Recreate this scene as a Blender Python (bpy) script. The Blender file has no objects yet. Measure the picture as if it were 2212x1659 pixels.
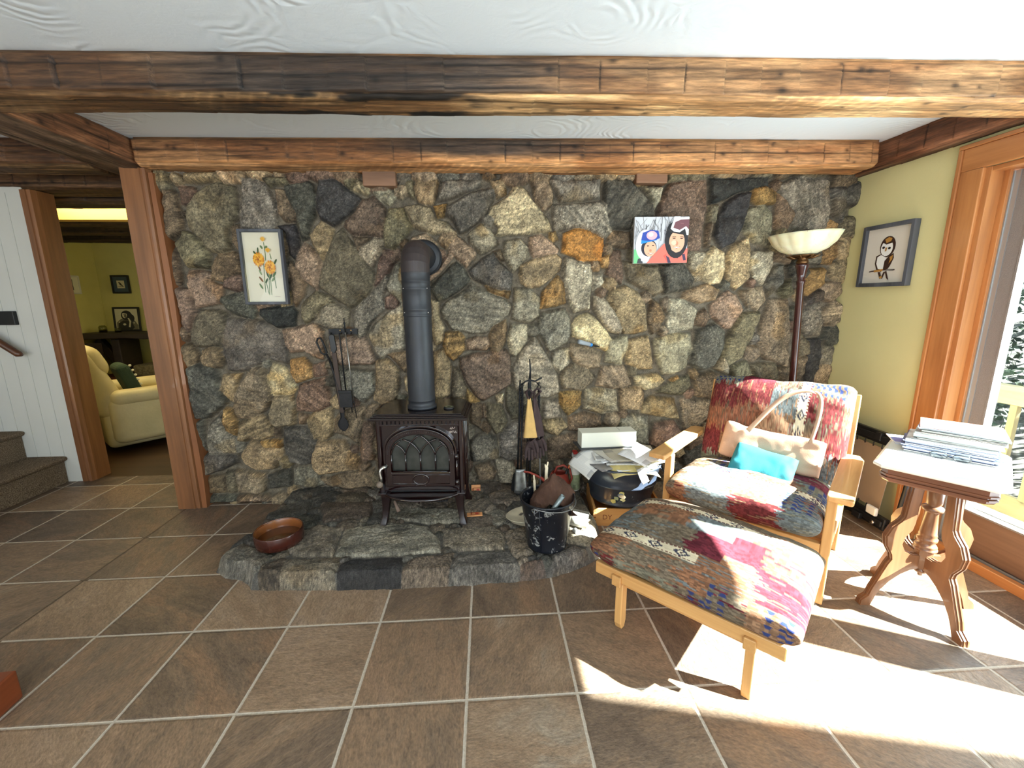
import bpy, bmesh, math, random
import numpy as np
from mathutils import Vector, Matrix
random.seed(7)
S = bpy.context.scene
COL = S.collection
PI = math.pi

# ---------------------------------------------------------------- camera model (measured from the tile grid)
CF, CYAW, CPITCH, CROLL = 913.01, .05897, .19804, .00765
CPOS = np.array([.0959, -1.6677, 1.4052])
def _cam_axes():
    cy, s = math.cos(CYAW), math.sin(CYAW)
    F = np.array([s*math.cos(CPITCH), cy*math.cos(CPITCH), -math.sin(CPITCH)])
    r = np.array([cy, -s, 0.]); d = np.cross(F, r)
    c, q = math.cos(CROLL), math.sin(CROLL)
    return c*r+q*d, -q*r+c*d, F
AX_R, AX_D, AX_F = _cam_axes()
def ray(x, y): return AX_R*((x-1106)/CF) + AX_D*((y-829.5)/CF) + AX_F
def at_y(x, y, Y):
    d = ray(x, y); return CPOS + d*((Y-CPOS[1])/d[1])
def at_z(x, y, Z):
    d = ray(x, y); return CPOS + d*((Z-CPOS[2])/d[2])

# ---------------------------------------------------------------- colour and noise helpers
def lin(c):
    c = np.asarray(c, float)/255.
    return np.where(c <= .04045, c/12.92, ((c+.055)/1.055)**2.4)
def rgba(c):
    v = lin(c); return (float(v[0]), float(v[1]), float(v[2]), 1.)
def hsh(a, b=0., s=0.):
    v = np.sin(np.asarray(a, float)*127.1 + np.asarray(b, float)*311.7 + s*74.7)*43758.5453
    return v - np.floor(v)
def vnoise(x, y, s=0.):
    x = np.asarray(x, float); y = np.asarray(y, float)
    ix, iy = np.floor(x), np.floor(y); fx, fy = x-ix, y-iy
    fx = fx*fx*(3-2*fx); fy = fy*fy*(3-2*fy)
    a = hsh(ix, iy, s); b = hsh(ix+1, iy, s); c = hsh(ix, iy+1, s); d = hsh(ix+1, iy+1, s)
    return (a*(1-fx)+b*fx)*(1-fy) + (c*(1-fx)+d*fx)*fy
def fbm(x, y, s=0., o=4):
    t = 0.; a = .5; n = 0.
    for i in range(o):
        t = t + a*vnoise(x*2**i, y*2**i, s+i*3.1); n += a; a *= .5
    return t/n
def sst(a, b, x):
    t = np.clip((x-a)/(b-a), 0, 1); return t*t*(3-2*t)

# ---------------------------------------------------------------- object helpers
def link(o, parent=None):
    COL.objects.link(o)
    if parent is not None: o.parent = parent
    return o
def tag(o, label=None, cat=None, group=None, kind=None):
    if label: o['label'] = label
    if cat: o['category'] = cat
    if group: o['group'] = group
    if kind: o['kind'] = kind
    return o
def thing(name, label, cat, loc=(0, 0, 0), rz=0., group=None, rot=None):
    o = bpy.data.objects.new(name, None); o.empty_display_size = .05
    o.location = loc; o.rotation_euler = rot or (0, 0, rz)
    link(o); return tag(o, label, cat, group)
def copy_tree(o, parent=None):
    c = o.copy(); COL.objects.link(c)
    if parent is not None: c.parent = parent
    for ch in list(o.children): copy_tree(ch, c)
    return c

class MB:
    """collects shapes that become ONE mesh object"""
    def __init__(s): s.v = []; s.f = []; s.c = []; s.sm = []
    def add(s, vs, fs, col=None, smooth=False):
        n = len(s.v)
        s.v += [tuple(map(float, v)) for v in vs]
        s.f += [tuple(i+n for i in f) for f in fs]
        s.sm += [smooth]*len(fs)
        s.c += [col]*len(vs)
        return s
    def box(s, lo, hi, M=None, col=None):
        (x0, y0, z0), (x1, y1, z1) = lo, hi
        vs = [Vector(p) for p in ((x0,y0,z0),(x1,y0,z0),(x1,y1,z0),(x0,y1,z0),(x0,y0,z1),(x1,y0,z1),(x1,y1,z1),(x0,y1,z1))]
        if M is not None: vs = [M @ v for v in vs]
        return s.add(vs, [(0,3,2,1),(4,5,6,7),(0,1,5,4),(1,2,6,5),(2,3,7,6),(3,0,4,7)], col)
    def bar(s, a, b, w, d, up=(0, 0, 1), col=None):
        """rectangular bar from a to b, width w, depth d"""
        a, b = Vector(a), Vector(b); t = (b-a).normalized(); u = Vector(up)
        x = t.cross(u)
        if x.length < 1e-4: x = t.cross(Vector((1, 0, 0)))
        x.normalize(); y = x.cross(t).normalized()
        vs = [p + x*(w/2*i) + y*(d/2*j) for p in (a, b) for i, j in ((-1,-1),(1,-1),(1,1),(-1,1))]
        return s.add(vs, [(3,2,1,0),(4,5,6,7),(0,1,5,4),(1,2,6,5),(2,3,7,6),(3,0,4,7)], col)
    def prism(s, pts, t0, t1, axis='y', M=None, col=None, smooth=False):
        """polygon pts (u,v) swept along axis: y -> (u, t, v); z -> (u, v, t); x -> (t, u, v)"""
        mk = {'y': lambda u, v, t: (u, t, v), 'z': lambda u, v, t: (u, v, t), 'x': lambda u, v, t: (t, u, v)}[axis]
        n = len(pts)
        vs = [Vector(mk(u, v, t)) for t in (t0, t1) for u, v in pts]
        if M is not None: vs = [M @ v for v in vs]
        fs = [tuple(range(n)), tuple(range(2*n-1, n-1, -1))] + [(i, i+n, (i+1) % n+n, (i+1) % n) for i in range(n)]
        return s.add(vs, fs, col, smooth)
    def lathe(s, prof, c=(0, 0, 0), n=32, M=None, col=None, smooth=True, cap=True, sx=1., sy=1., flute=None):
        vs = []; fs = []; k = len(prof)
        for i in range(n):
            a = 2*PI*i/n
            for r, z in prof:
                rr = r if flute is None else flute(r, z, a)
                vs.append(Vector((c[0]+rr*math.cos(a)*sx, c[1]+rr*math.sin(a)*sy, c[2]+z)))
        for i in range(n):
            j = (i+1) % n
            for q in range(k-1): fs.append((i*k+q, j*k+q, j*k+q+1, i*k+q+1))
        if cap:
            if prof[0][0] > 1e-5: fs.append(tuple(i*k for i in range(n-1, -1, -1)))
            if prof[-1][0] > 1e-5: fs.append(tuple(i*k+k-1 for i in range(n)))
        if M is not None: vs = [M @ v for v in vs]
        return s.add(vs, fs, col, smooth)
    def tube(s, pts, r, n=8, col=None, closed=False, smooth=True):
        pts = [Vector(p) for p in pts]; m = len(pts)
        rs = r if isinstance(r, (list, tuple)) else [r]*m
        T = []
        for i in range(m):
            a = pts[i-1] if (i > 0 or closed) else pts[i]
            b = pts[(i+1) % m] if (i < m-1 or closed) else pts[i]
            d = b-a
            T.append(d.normalized() if d.length > 1e-9 else Vector((0, 0, 1)))
        u = T[0].orthogonal().normalized(); vs = []
        for i in range(m):
            u = (u - T[i]*u.dot(T[i]))
            u = u.normalized() if u.length > 1e-6 else T[i].orthogonal().normalized()
            w = T[i].cross(u)
            for k in range(n):
                a = 2*PI*k/n; vs.append(pts[i] + (u*math.cos(a)+w*math.sin(a))*rs[i])
        fs = []
        for i in range(m if closed else m-1):
            j = (i+1) % m
            for k in range(n): fs.append((i*n+k, i*n+(k+1) % n, j*n+(k+1) % n, j*n+k))
        if not closed: fs += [tuple(range(n-1, -1, -1)), tuple((m-1)*n+k for k in range(n))]
        return s.add(vs, fs, col, smooth)
    def ball(s, c, r, n=16, sx=1., sy=1., sz=1., col=None):
        prof = [(r*math.sin(PI*i/n), -r*math.cos(PI*i/n)*sz) for i in range(n+1)]
        prof[0] = (0., prof[0][1]); prof[-1] = (0., prof[-1][1])
        return s.lathe(prof, c, n*2, col=col, cap=False, sx=sx, sy=sy)
    def build(s, name, mat, parent=None, bevel=0., seg=2, sub=0, loc=None, solid=0.):
        me = bpy.data.meshes.new(name); me.from_pydata(s.v, [], s.f)
        bm = bmesh.new(); bm.from_mesh(me)
        bmesh.ops.remove_doubles(bm, verts=bm.verts, dist=1e-6) if not any(c is not None for c in s.c) else None
        bmesh.ops.recalc_face_normals(bm, faces=bm.faces) if not any(c is not None for c in s.c) else None
        bm.to_mesh(me); bm.free()
        if len(me.polygons) == len(s.sm): me.polygons.foreach_set('use_smooth', s.sm)
        elif any(s.sm): me.polygons.foreach_set('use_smooth', [True]*len(me.polygons))
        if any(c is not None for c in s.c):
            at = me.color_attributes.new('Col', 'FLOAT_COLOR', 'POINT')
            flat = []
            for c in s.c: flat += list(rgba(c if c is not None else (128, 128, 128)))
            at.data.foreach_set('color', flat)
        me.materials.append(mat); me.update()
        o = bpy.data.objects.new(name, me); link(o, parent)
        if loc is not None: o.location = loc
        if solid:
            m = o.modifiers.new('Solidify', 'SOLIDIFY'); m.thickness = solid; m.offset = 0
        if bevel:
            m = o.modifiers.new('Bevel', 'BEVEL'); m.width = bevel; m.segments = seg; m.limit_method = 'ANGLE'; m.angle_limit = .6
        if sub:
            m = o.modifiers.new('Subsurf', 'SUBSURF'); m.levels = sub; m.render_levels = sub
        return o

def grid_obj(name, P, mat, col=None, parent=None, wrap_u=False, wrap_v=False, keep=None, smooth=True):
    """P: (h,w,3) array of points -> one smooth grid mesh, col (h,w,3) linear colours"""
    h, w = P.shape[:2]
    ii = np.arange(h if wrap_u else h-1); jj = np.arange(w if wrap_v else w-1)
    I, J = np.meshgrid(ii, jj, indexing='ij'); I2, J2 = (I+1) % h, (J+1) % w
    q = np.stack([I*w+J, I*w+J2, I2*w+J2, I2*w+J], -1).reshape(-1, 4)
    if keep is not None: q = q[keep.reshape(-1)[q].any(1)]
    me = bpy.data.meshes.new(name)
    me.vertices.add(h*w); me.vertices.foreach_set('co', P.reshape(-1).astype(np.float32))
    me.loops.add(q.size); me.loops.foreach_set('vertex_index', q.reshape(-1).astype(np.int32))
    me.polygons.add(len(q)); me.polygons.foreach_set('loop_start', np.arange(0, q.size, 4, dtype=np.int32))
    me.polygons.foreach_set('use_smooth', np.full(len(q), smooth))
    me.update(calc_edges=True); me.validate()
    if col is not None:
        a = me.color_attributes.new('Col', 'FLOAT_COLOR', 'POINT')
        c4 = np.ones((h*w, 4), np.float32); c4[:, :3] = col.reshape(-1, 3)
        a.data.foreach_set('color', c4.reshape(-1))
    me.materials.append(mat)
    o = bpy.data.objects.new(name, me); return link(o, parent)

# ---------------------------------------------------------------- materials
def mat_new(name):
    m = bpy.data.materials.new(name); m.use_nodes = True
    nt = m.node_tree; b = nt.nodes['Principled BSDF']
    return m, nt, b
def mat(name, c, rough=.5, metal=0., var=0., scale=20., bump=0., bscale=60., spec=.5, coat=0., c2=None, stretch=None, trans=0., sub=0.):
    """principled with optional noise colour variation and bump, object coordinates"""
    m, nt, b = mat_new(name); N, L = nt.nodes, nt.links
    b.inputs['Base Color'].default_value = rgba(c); b.inputs['Roughness'].default_value = rough
    b.inputs['Metallic'].default_value = metal; b.inputs['Specular IOR Level'].default_value = spec
    b.inputs['Coat Weight'].default_value = coat; b.inputs['Transmission Weight'].default_value = trans
    if sub: b.inputs['Subsurface Weight'].default_value = sub; b.inputs['Subsurface Scale'].default_value = .02
    tc = N.new('ShaderNodeTexCoord'); mp = N.new('ShaderNodeMapping'); L.new(tc.outputs['Object'], mp.inputs[0])
    if stretch: mp.inputs['Scale'].default_value = stretch
    if var or c2:
        n = N.new('ShaderNodeTexNoise'); n.inputs['Scale'].default_value = scale; n.inputs['Detail'].default_value = 5
        L.new(mp.outputs[0], n.inputs['Vector'])
        r = N.new('ShaderNodeValToRGB'); L.new(n.outputs['Fac'], r.inputs[0])
        ca = np.array(rgba(c)[:3]); cb = np.array(rgba(c2)[:3]) if c2 else ca*(1-var)
        r.color_ramp.elements[0].position = .35; r.color_ramp.elements[1].position = .65
        r.color_ramp.elements[0].color = (*cb, 1); r.color_ramp.elements[1].color = (*(ca if c2 else np.minimum(ca*(1+var*.6), 1)), 1)
        L.new(r.outputs[0], b.inputs['Base Color'])
    if bump:
        n2 = N.new('ShaderNodeTexNoise'); n2.inputs['Scale'].default_value = bscale; n2.inputs['Detail'].default_value = 4
        L.new(mp.outputs[0], n2.inputs['Vector'])
        bp = N.new('ShaderNodeBump'); bp.inputs['Strength'].default_value = bump; bp.inputs['Distance'].default_value = .01
        L.new(n2.outputs['Fac'], bp.inputs['Height']); L.new(bp.outputs[0], b.inputs['Normal'])
    return m
def wood(name, c1, c2, axis='z', scale=14., rough=.45, coat=0., contrast=.25, bump=.1):
    """grain that runs along one object axis"""
    m, nt, b = mat_new(name); N, L = nt.nodes, nt.links
    tc = N.new('ShaderNodeTexCoord'); mp = N.new('ShaderNodeMapping'); L.new(tc.outputs['Object'], mp.inputs[0])
    sc = [1., 1., 1.]; sc['xyz'.index(axis)] = .07
    mp.inputs['Scale'].default_value = sc
    n = N.new('ShaderNodeTexNoise'); n.inputs['Scale'].default_value = scale; n.inputs['Detail'].default_value = 6; n.inputs['Distortion'].default_value = .6
    L.new(mp.outputs[0], n.inputs['Vector'])
    n3 = N.new('ShaderNodeTexNoise'); n3.inputs['Scale'].default_value = scale*8; n3.inputs['Detail'].default_value = 3
    L.new(mp.outputs[0], n3.inputs['Vector'])
    mx = N.new('ShaderNodeMath'); mx.operation = 'MULTIPLY_ADD'; mx.inputs[1].default_value = .35
    L.new(n3.outputs['Fac'], mx.inputs[0]); L.new(n.outputs['Fac'], mx.inputs[2])
    r = N.new('ShaderNodeValToRGB'); L.new(mx.outputs[0], r.inputs[0])
    r.color_ramp.elements[0].position = .68-contrast; r.color_ramp.elements[1].position = .68+contrast
    r.color_ramp.elements[0].color = rgba(c1); r.color_ramp.elements[1].color = rgba(c2)
    L.new(r.outputs[0], b.inputs['Base Color']); b.inputs['Roughness'].default_value = rough; b.inputs['Coat Weight'].default_value = coat
    if bump:
        bp = N.new('ShaderNodeBump'); bp.inputs['Strength'].default_value = bump; bp.inputs['Distance'].default_value = .004
        L.new(mx.outputs[0], bp.inputs['Height']); L.new(bp.outputs[0], b.inputs['Normal'])
    return m
def attr_mat(name, rough=.8, grain=.35, gscale=220., bump=.3, bscale=200., stretch=None, spec=.4, bdist=.004):
    """colour from the mesh's own colour attribute, times a fine procedural grain"""
    m, nt, b = mat_new(name); N, L = nt.nodes, nt.links
    a = N.new('ShaderNodeVertexColor'); a.layer_name = 'Col'
    b.inputs['Roughness'].default_value = rough; b.inputs['Specular IOR Level'].default_value = spec
    tc = N.new('ShaderNodeTexCoord'); mp = N.new('ShaderNodeMapping'); L.new(tc.outputs['Object'], mp.inputs[0])
    if stretch: mp.inputs['Scale'].default_value = stretch
    n = N.new('ShaderNodeTexNoise'); n.inputs['Scale'].default_value = gscale; n.inputs['Detail'].default_value = 4; n.inputs['Roughness'].default_value = .7
    L.new(mp.outputs[0], n.inputs['Vector'])
    if grain:
        r = N.new('ShaderNodeMapRange'); r.inputs[1].default_value = .3; r.inputs[2].default_value = .7
        r.inputs[3].default_value = 1-grain; r.inputs[4].default_value = 1+grain
        L.new(n.outputs['Fac'], r.inputs[0])
        mx = N.new('ShaderNodeVectorMath'); mx.operation = 'MULTIPLY'
        L.new(a.outputs[0], mx.inputs[0]); L.new(r.outputs[0], mx.inputs[1]); L.new(mx.outputs[0], b.inputs['Base Color'])
    else: L.new(a.outputs[0], b.inputs['Base Color'])
    if bump:
        n2 = N.new('ShaderNodeTexNoise'); n2.inputs['Scale'].default_value = bscale; n2.inputs['Detail'].default_value = 5
        L.new(mp.outputs[0], n2.inputs['Vector'])
        bp = N.new('ShaderNodeBump'); bp.inputs['Strength'].default_value = bump; bp.inputs['Distance'].default_value = bdist
        L.new(n2.outputs['Fac'], bp.inputs['Height']); L.new(bp.outputs[0], b.inputs['Normal'])
    return m
def glass_mat(name, tint=(235, 245, 245), refl=1., rough=0.):
    m = bpy.data.materials.new(name); m.use_nodes = True; nt = m.node_tree; N, L = nt.nodes, nt.links
    N.clear(); o = N.new('ShaderNodeOutputMaterial'); t = N.new('ShaderNodeBsdfTransparent'); g = N.new('ShaderNodeBsdfGlossy')
    t.inputs[0].default_value = rgba(tint); g.inputs['Roughness'].default_value = rough
    f = N.new('ShaderNodeFresnel'); ge = N.new('ShaderNodeNewGeometry'); mr = N.new('ShaderNodeMapRange'); mr.inputs[3].default_value = 1.45; mr.inputs[4].default_value = 1/1.45
    L.new(ge.outputs['Backfacing'], mr.inputs[0]); L.new(mr.outputs[0], f.inputs[0])
    mul = N.new('ShaderNodeMath'); mul.operation = 'MULTIPLY'; mul.inputs[1].default_value = refl; L.new(f.outputs[0], mul.inputs[0])
    x = N.new('ShaderNodeMixShader'); L.new(mul.outputs[0], x.inputs[0]); L.new(t.outputs[0], x.inputs[1]); L.new(g.outputs[0], x.inputs[2])
    L.new(x.outputs[0], o.inputs[0]); return m
def emit_mat(name, c, s):
    m = bpy.data.materials.new(name); m.use_nodes = True; nt = m.node_tree; b = nt.nodes['Principled BSDF']
    b.inputs['Base Color'].default_value = rgba(c); b.inputs['Emission Color'].default_value = rgba(c); b.inputs['Emission Strength'].default_value = s
    return m

M_PAINTED = attr_mat('painted print', .7, 0, bump=0)
M_BLACKIRON = mat('black iron', (30, 30, 32), .55, .3, var=.3, scale=30, bump=.15, bscale=80)
M_CHROME = mat('worn chrome', (190, 186, 180), .25, 1.)
M_BLACKPLASTIC = mat('black plastic', (24, 24, 26), .4)
M_CREAMWALL = mat('cream yellow paint', (216, 207, 152), .8, var=.03, scale=3, bump=.05, bscale=120)
M_WHITEPAINT = mat('white paint', (204, 203, 196), .7, var=.02, scale=4)
M_PINE = wood('amber pine', (150, 92, 50), (194, 132, 78), 'z', 9, .4, .15)
M_PINE_Y = wood('amber pine lengthwise', (150, 92, 50), (194, 132, 78), 'y', 9, .4, .15)
M_REDPINE_Z = wood('red stained pine', (102, 64, 38), (152, 102, 64), 'z', 8, .45, .15)
M_BLOND_X = wood('blond maple x', (190, 136, 78), (220, 172, 110), 'x', 12, .45, .1, bump=.04)
M_BLOND_Y = wood('blond maple y', (190, 136, 78), (220, 172, 110), 'y', 12, .45, .1, bump=.04)
M_BLOND_Z = wood('blond maple z', (190, 136, 78), (220, 172, 110), 'z', 12, .45, .1, bump=.04)
M_DARKWOOD = wood('dark walnut', (38, 24, 16), (64, 42, 28), 'x', 9, .5)
M_GREYALU = mat('grey aluminium', (165, 168, 170), .4, .6)
# ================================================================ SETTING
CEIL = 2.33
class NT:
    """tiny node-graph writer"""
    def __init__(s, nt): s.N, s.L = nt.nodes, nt.links
    def _in(s, sock, v):
        if isinstance(v, bpy.types.NodeSocket): s.L.new(v, sock)
        elif isinstance(v, (tuple, list)) and len(v) == 3 and sock.type == 'RGBA': sock.default_value = (*v, 1)
        else: sock.default_value = v
    def m(s, op, a, b=0., c=0.):
        n = s.N.new('ShaderNodeMath'); n.operation = op
        for i, v in enumerate((a, b, c)): s._in(n.inputs[i], v)
        return n.outputs[0]
    def noise(s, vec, scale, detail=4, rough=.55, dist=0.):
        n = s.N.new('ShaderNodeTexNoise'); s.L.new(vec, n.inputs['Vector'])
        n.inputs['Scale'].default_value = scale; n.inputs['Detail'].default_value = detail
        n.inputs['Roughness'].default_value = rough; n.inputs['Distortion'].default_value = dist
        return n.outputs['Fac']
    def white(s, vec):
        n = s.N.new('ShaderNodeTexWhiteNoise'); n.noise_dimensions = '3D'; s.L.new(vec, n.inputs['Vector']); return n.outputs['Value'], n.outputs['Color']
    def ramp(s, f, stops):
        n = s.N.new('ShaderNodeValToRGB'); e = n.color_ramp.elements
        while len(e) < len(stops): e.new(.5)
        for i, (p, c) in enumerate(stops): e[i].position = p; e[i].color = rgba(c)
        s.L.new(f, n.inputs[0]); return n.outputs[0]
    def mix(s, f, a, b, mode='MIX'):
        n = s.N.new('ShaderNodeMix'); n.data_type = 'RGBA'; n.blend_type = mode
        s._in(n.inputs[0], f); s._in(n.inputs[6], a); s._in(n.inputs[7], b); return n.outputs[2]
    def xyz(s, v):
        n = s.N.new('ShaderNodeSeparateXYZ'); s.L.new(v, n.inputs[0]); return n.outputs
    def vec(s, x, y, z=0.):
        n = s.N.new('ShaderNodeCombineXYZ')
        for i, q in enumerate((x, y, z)): s._in(n.inputs[i], q)
        return n.outputs[0]
    def bump(s, h, strength, dist, bsdf):
        n = s.N.new('ShaderNodeBump'); n.inputs['Strength'].default_value = strength; n.inputs['Distance'].default_value = dist
        s.L.new(h, n.inputs['Height']); s.L.new(n.outputs[0], bsdf.inputs['Normal'])

def floor_material():
    m, nt, b = mat_new('slate look floor tile'); g = NT(nt)
    tc = nt.nodes.new('ShaderNodeTexCoord'); P = tc.outputs['Object']
    x, y, _ = g.xyz(P)[:3]
    wob = g.m('MULTIPLY', g.m('SUBTRACT', g.noise(P, 40, 2), .5), .004)
    u = g.m('ADD', g.m('DIVIDE', x, .4), g.m('MULTIPLY', wob, 2.)); v = g.m('ADD', g.m('DIVIDE', y, .4), g.m('MULTIPLY', wob, 2.))
    iu, iv = g.m('FLOOR', u), g.m('FLOOR', v)
    fu, fv = g.m('SUBTRACT', u, iu), g.m('SUBTRACT', v, iv)
    du = g.m('MINIMUM', fu, g.m('SUBTRACT', 1., fu)); dv = g.m('MINIMUM', fv, g.m('SUBTRACT', 1., fv))
    d = g.m('MULTIPLY', g.m('MINIMUM', du, dv), .4)
    cell = g.vec(iu, iv, 3.7)
    w, wc = g.white(cell)
    w2, _ = g.white(g.vec(iu, iv, 9.1))
    # each tile has its own slate direction
    ang = g.m('MULTIPLY', w, 3.14); ca, sa = g.m('COSINE', ang), g.m('SINE', ang)
    rx = g.m('ADD', g.m('MULTIPLY', x, ca), g.m('MULTIPLY', y, sa)); ry = g.m('SUBTRACT', g.m('MULTIPLY', y, ca), g.m('MULTIPLY', x, sa))
    Q = g.vec(g.m('MULTIPLY', rx, .45), ry, g.m('MULTIPLY', w2, 37.))
    n1 = g.noise(Q, 5.5, 6, .62, .9); n2 = g.noise(Q, 34, 6, .7, 1.2); n3 = g.noise(Q, 150, 3, .7)
    base = g.ramp(g.m('ADD', n1, g.m('MULTIPLY', g.m('SUBTRACT', w2, .5), .3)),
                  [(.22, (112, 94, 80)), (.42, (146, 124, 104)), (.55, (166, 138, 112)), (.66, (178, 152, 126)), (.82, (182, 170, 152))])
    rust = g.m('MULTIPLY', g.m('GREATER_THAN', w, .45), g.m('SMOOTH_MIN', g.m('MAXIMUM', g.m('MULTIPLY', g.m('SUBTRACT', n1, .48), 4.), 0.), 1., .1))
    c = g.mix(g.m('MULTIPLY', rust, .55), base, rgba((172, 124, 90))[:3])
    c = g.mix(g.m('MULTIPLY', g.m('SUBTRACT', n2, .32), 1.35), c, rgba((92, 76, 64))[:3])
    c = g.mix(.5, c, g.ramp(n3, [(.3, (70, 66, 62)), (.7, (255, 252, 248))]), 'MULTIPLY')
    c = g.mix(.6, c, g.ramp(w2, [(0., (205, 205, 205)), (1., (255, 255, 255))]), 'MULTIPLY')
    # joints: pale grout, one dark filled joint under the post
    near5 = g.m('LESS_THAN', g.m('ABSOLUTE', g.m('ADD', x, 2.0)), .02)
    grout = g.m('LESS_THAN', d, .0052)
    gc = g.mix(near5, rgba((192, 180, 164))[:3], rgba((100, 84, 66))[:3])
    gc = g.mix(.5, gc, g.ramp(g.noise(P, 120, 3), [(.3, (190, 190, 190)), (.7, (255, 255, 255))]), 'MULTIPLY')
    c = g.mix(grout, c, gc)
    nt.links.new(c, b.inputs['Base Color'])
    r = g.m('ADD', g.m('MULTIPLY', n2, .3), .3); nt.links.new(g.m('MAXIMUM', r, g.m('MULTIPLY', grout, .8)), b.inputs['Roughness'])
    b.inputs['Specular IOR Level'].default_value = .4
    h = g.m('ADD', g.m('MULTIPLY', n2, .7), g.m('MULTIPLY', n3, .25))
    edge = g.m('MINIMUM', g.m('DIVIDE', d, .012), 1.)
    g.bump(g.m('ADD', g.m('MULTIPLY', edge, .8), h), .8, .005, b)
    return m
M_FLOOR = floor_material()
o = MB().add([(-5.2, -4.3, 0), (2.62, -4.3, 0), (2.62, 1.78, 0), (-5.2, 1.78, 0), (-5.2, -4.3, -.1), (2.62, -4.3, -.1), (2.62, 1.78, -.1), (-5.2, 1.78, -.1)],
             [(0, 1, 2, 3), (7, 6, 5, 4), (0, 4, 5, 1), (1, 5, 6, 2), (2, 6, 7, 3), (3, 7, 4, 0)]).build('floor', M_FLOOR)
tag(o, 'brown slate-look tiled floor with pale grout', kind='structure')
M_WOODFLOOR = wood('dark oak boards', (48, 32, 20), (78, 54, 34), 'x', 6, .35)
tag(MB().box((-6.3, 1.78, -.1), (-1.9, 5.3, -.002)).build('floor_boards', M_WOODFLOOR), 'dark wooden floor of the next room', kind='structure')

def ceiling_material():
    m, nt, b = mat_new('combed plaster'); g = NT(nt)
    P = nt.nodes.new('ShaderNodeTexCoord').outputs['Object']
    b.inputs['Base Color'].default_value = rgba((232, 240, 247)); b.inputs['Roughness'].default_value = .75
    x, y, _ = g.xyz(P)[:3]
    # comb arcs: rings about scattered centres, masked by noise
    vo = nt.nodes.new('ShaderNodeTexVoronoi'); vo.inputs['Scale'].default_value = 2.6; nt.links.new(P, vo.inputs['Vector'])
    dist = g.m('ADD', vo.outputs['Distance'], g.m('MULTIPLY', g.noise(P, 3, 3), .5))
    rings = g.m('SINE', g.m('MULTIPLY', dist, 62.))
    mask = g.m('MAXIMUM', g.m('MULTIPLY', g.m('SUBTRACT', g.noise(P, 2.7, 2), .46), 5.), 0.)
    h = g.m('ADD', g.m('MULTIPLY', g.m('MULTIPLY', rings, g.m('MINIMUM', mask, 1.)), .5), g.m('MULTIPLY', g.noise(P, 26, 5, .6, 1.), .4))
    g.bump(h, .36, .007, b); return m
M_CEIL = ceiling_material()
tag(MB().box((-5.2, -4.3, CEIL), (2.75, 2.05, CEIL+.12)).build('ceiling', M_CEIL), 'white combed plaster ceiling', kind='structure')

# walls
tag(MB().box((-5.2, 1.72, 0), (-3.155, 1.86, CEIL)).build('wall_left', M_WHITEPAINT), 'white panelled wall beside the carpeted stairs', kind='structure')
wl = bpy.data.objects['wall_left']
m2 = MB()   # v-groove boarding in front of the wall
gx = -3.155
while gx > -5.2:
    m2.prism([(gx-.1, 1.715), (gx-.098, 1.708), (gx-.002, 1.708), (gx, 1.715)], 0, 2.165, 'z'); gx -= .1
m2.build('boarding', M_WHITEPAINT, wl)
# right wall (cream) around the sliding door opening
DY0, DY1, DZ = -1.86, .45, 2.03
w = MB(); w.box((2.59, .45, 0), (2.76, 1.5, CEIL)); w.box((2.59, DY0, DZ), (2.70, .45, CEIL)); w.box((2.70, DY0, DZ+.08), (2.76, .45, CEIL)); w.box((2.59, -4.3, 0), (2.76, DY0, CEIL))
tag(w.build('wall_right', M_CREAMWALL), 'pale yellow painted wall beside the glass door', kind='structure')
# wall behind the viewer with two wide openings added for fill light, and the far side of the stairwell
w = MB(); w.box((-5.2, -4.4, 0), (2.76, -4.25, .55)); w.box((-5.2, -4.4, 2.1), (2.76, -4.25, CEIL))
for a, b_ in ((-5.2, -4.3), (-1.35, -1.05), (2.2, 2.76)): w.box((a, -4.4, .55), (b_, -4.25, 2.1))
tag(w.build('wall_front', M_CREAMWALL), 'pale yellow wall with wide windows opposite the stove', kind='structure')
tag(MB().box((-5.3, -4.3, 0), (-5.15, 1.86, CEIL)).build('wall_side', M_WHITEPAINT), 'white stairwell wall', kind='structure')

# ---- next room seen through the opening
M_OLIVEWALL = mat('olive yellow paint', (205, 196, 118), .85, var=.04, scale=6, bump=.12, bscale=140)
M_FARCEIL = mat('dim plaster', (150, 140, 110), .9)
w = MB(); w.box((-5.65, 1.85, 0), (-5.52, 5.1, 2.34)); w.box((-5.65, 5.0, 0), (-1.7, 5.1, 2.34))
tag(w.build('wall_far', M_OLIVEWALL), 'olive yellow walls of the next room', kind='structure')
tag(MB().box((-2.0, 1.45, 0), (-1.85, 5.1, CEIL)).build('wall_inner', M_OLIVEWALL), 'inner wall of the next room', kind='structure')
c = MB(); c.box((-5.65, 1.9, 2.33), (-4.2, 5.1, 2.42)); c.box((-3.1, 1.9, 2.33), (-1.7, 5.1, 2.42)); c.box((-4.2, 3.1, 2.33), (-3.1, 5.1, 2.42)); c.box((-4.2, 1.9, 2.33), (-3.1, 2.45, 2.42))
tag(c.build('ceiling_far', M_FARCEIL), 'ceiling of the next room', kind='structure')
tag(MB().box((-4.2, 2.45, 2.36), (-3.1, 3.1, 2.40)).build('window_2', emit_mat('skylight glow', (255, 226, 120), 2.2)), 'bright yellow skylight in the next room', kind='structure')
tag(MB().box((-4.7, 2.98, 2.205), (-2.0, 3.1, 2.33)).build('trim_1', wood('skylight board', (190, 150, 70), (215, 175, 90), 'x', 6, .5)), 'yellow lit board edging the skylight', kind='structure')

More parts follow.
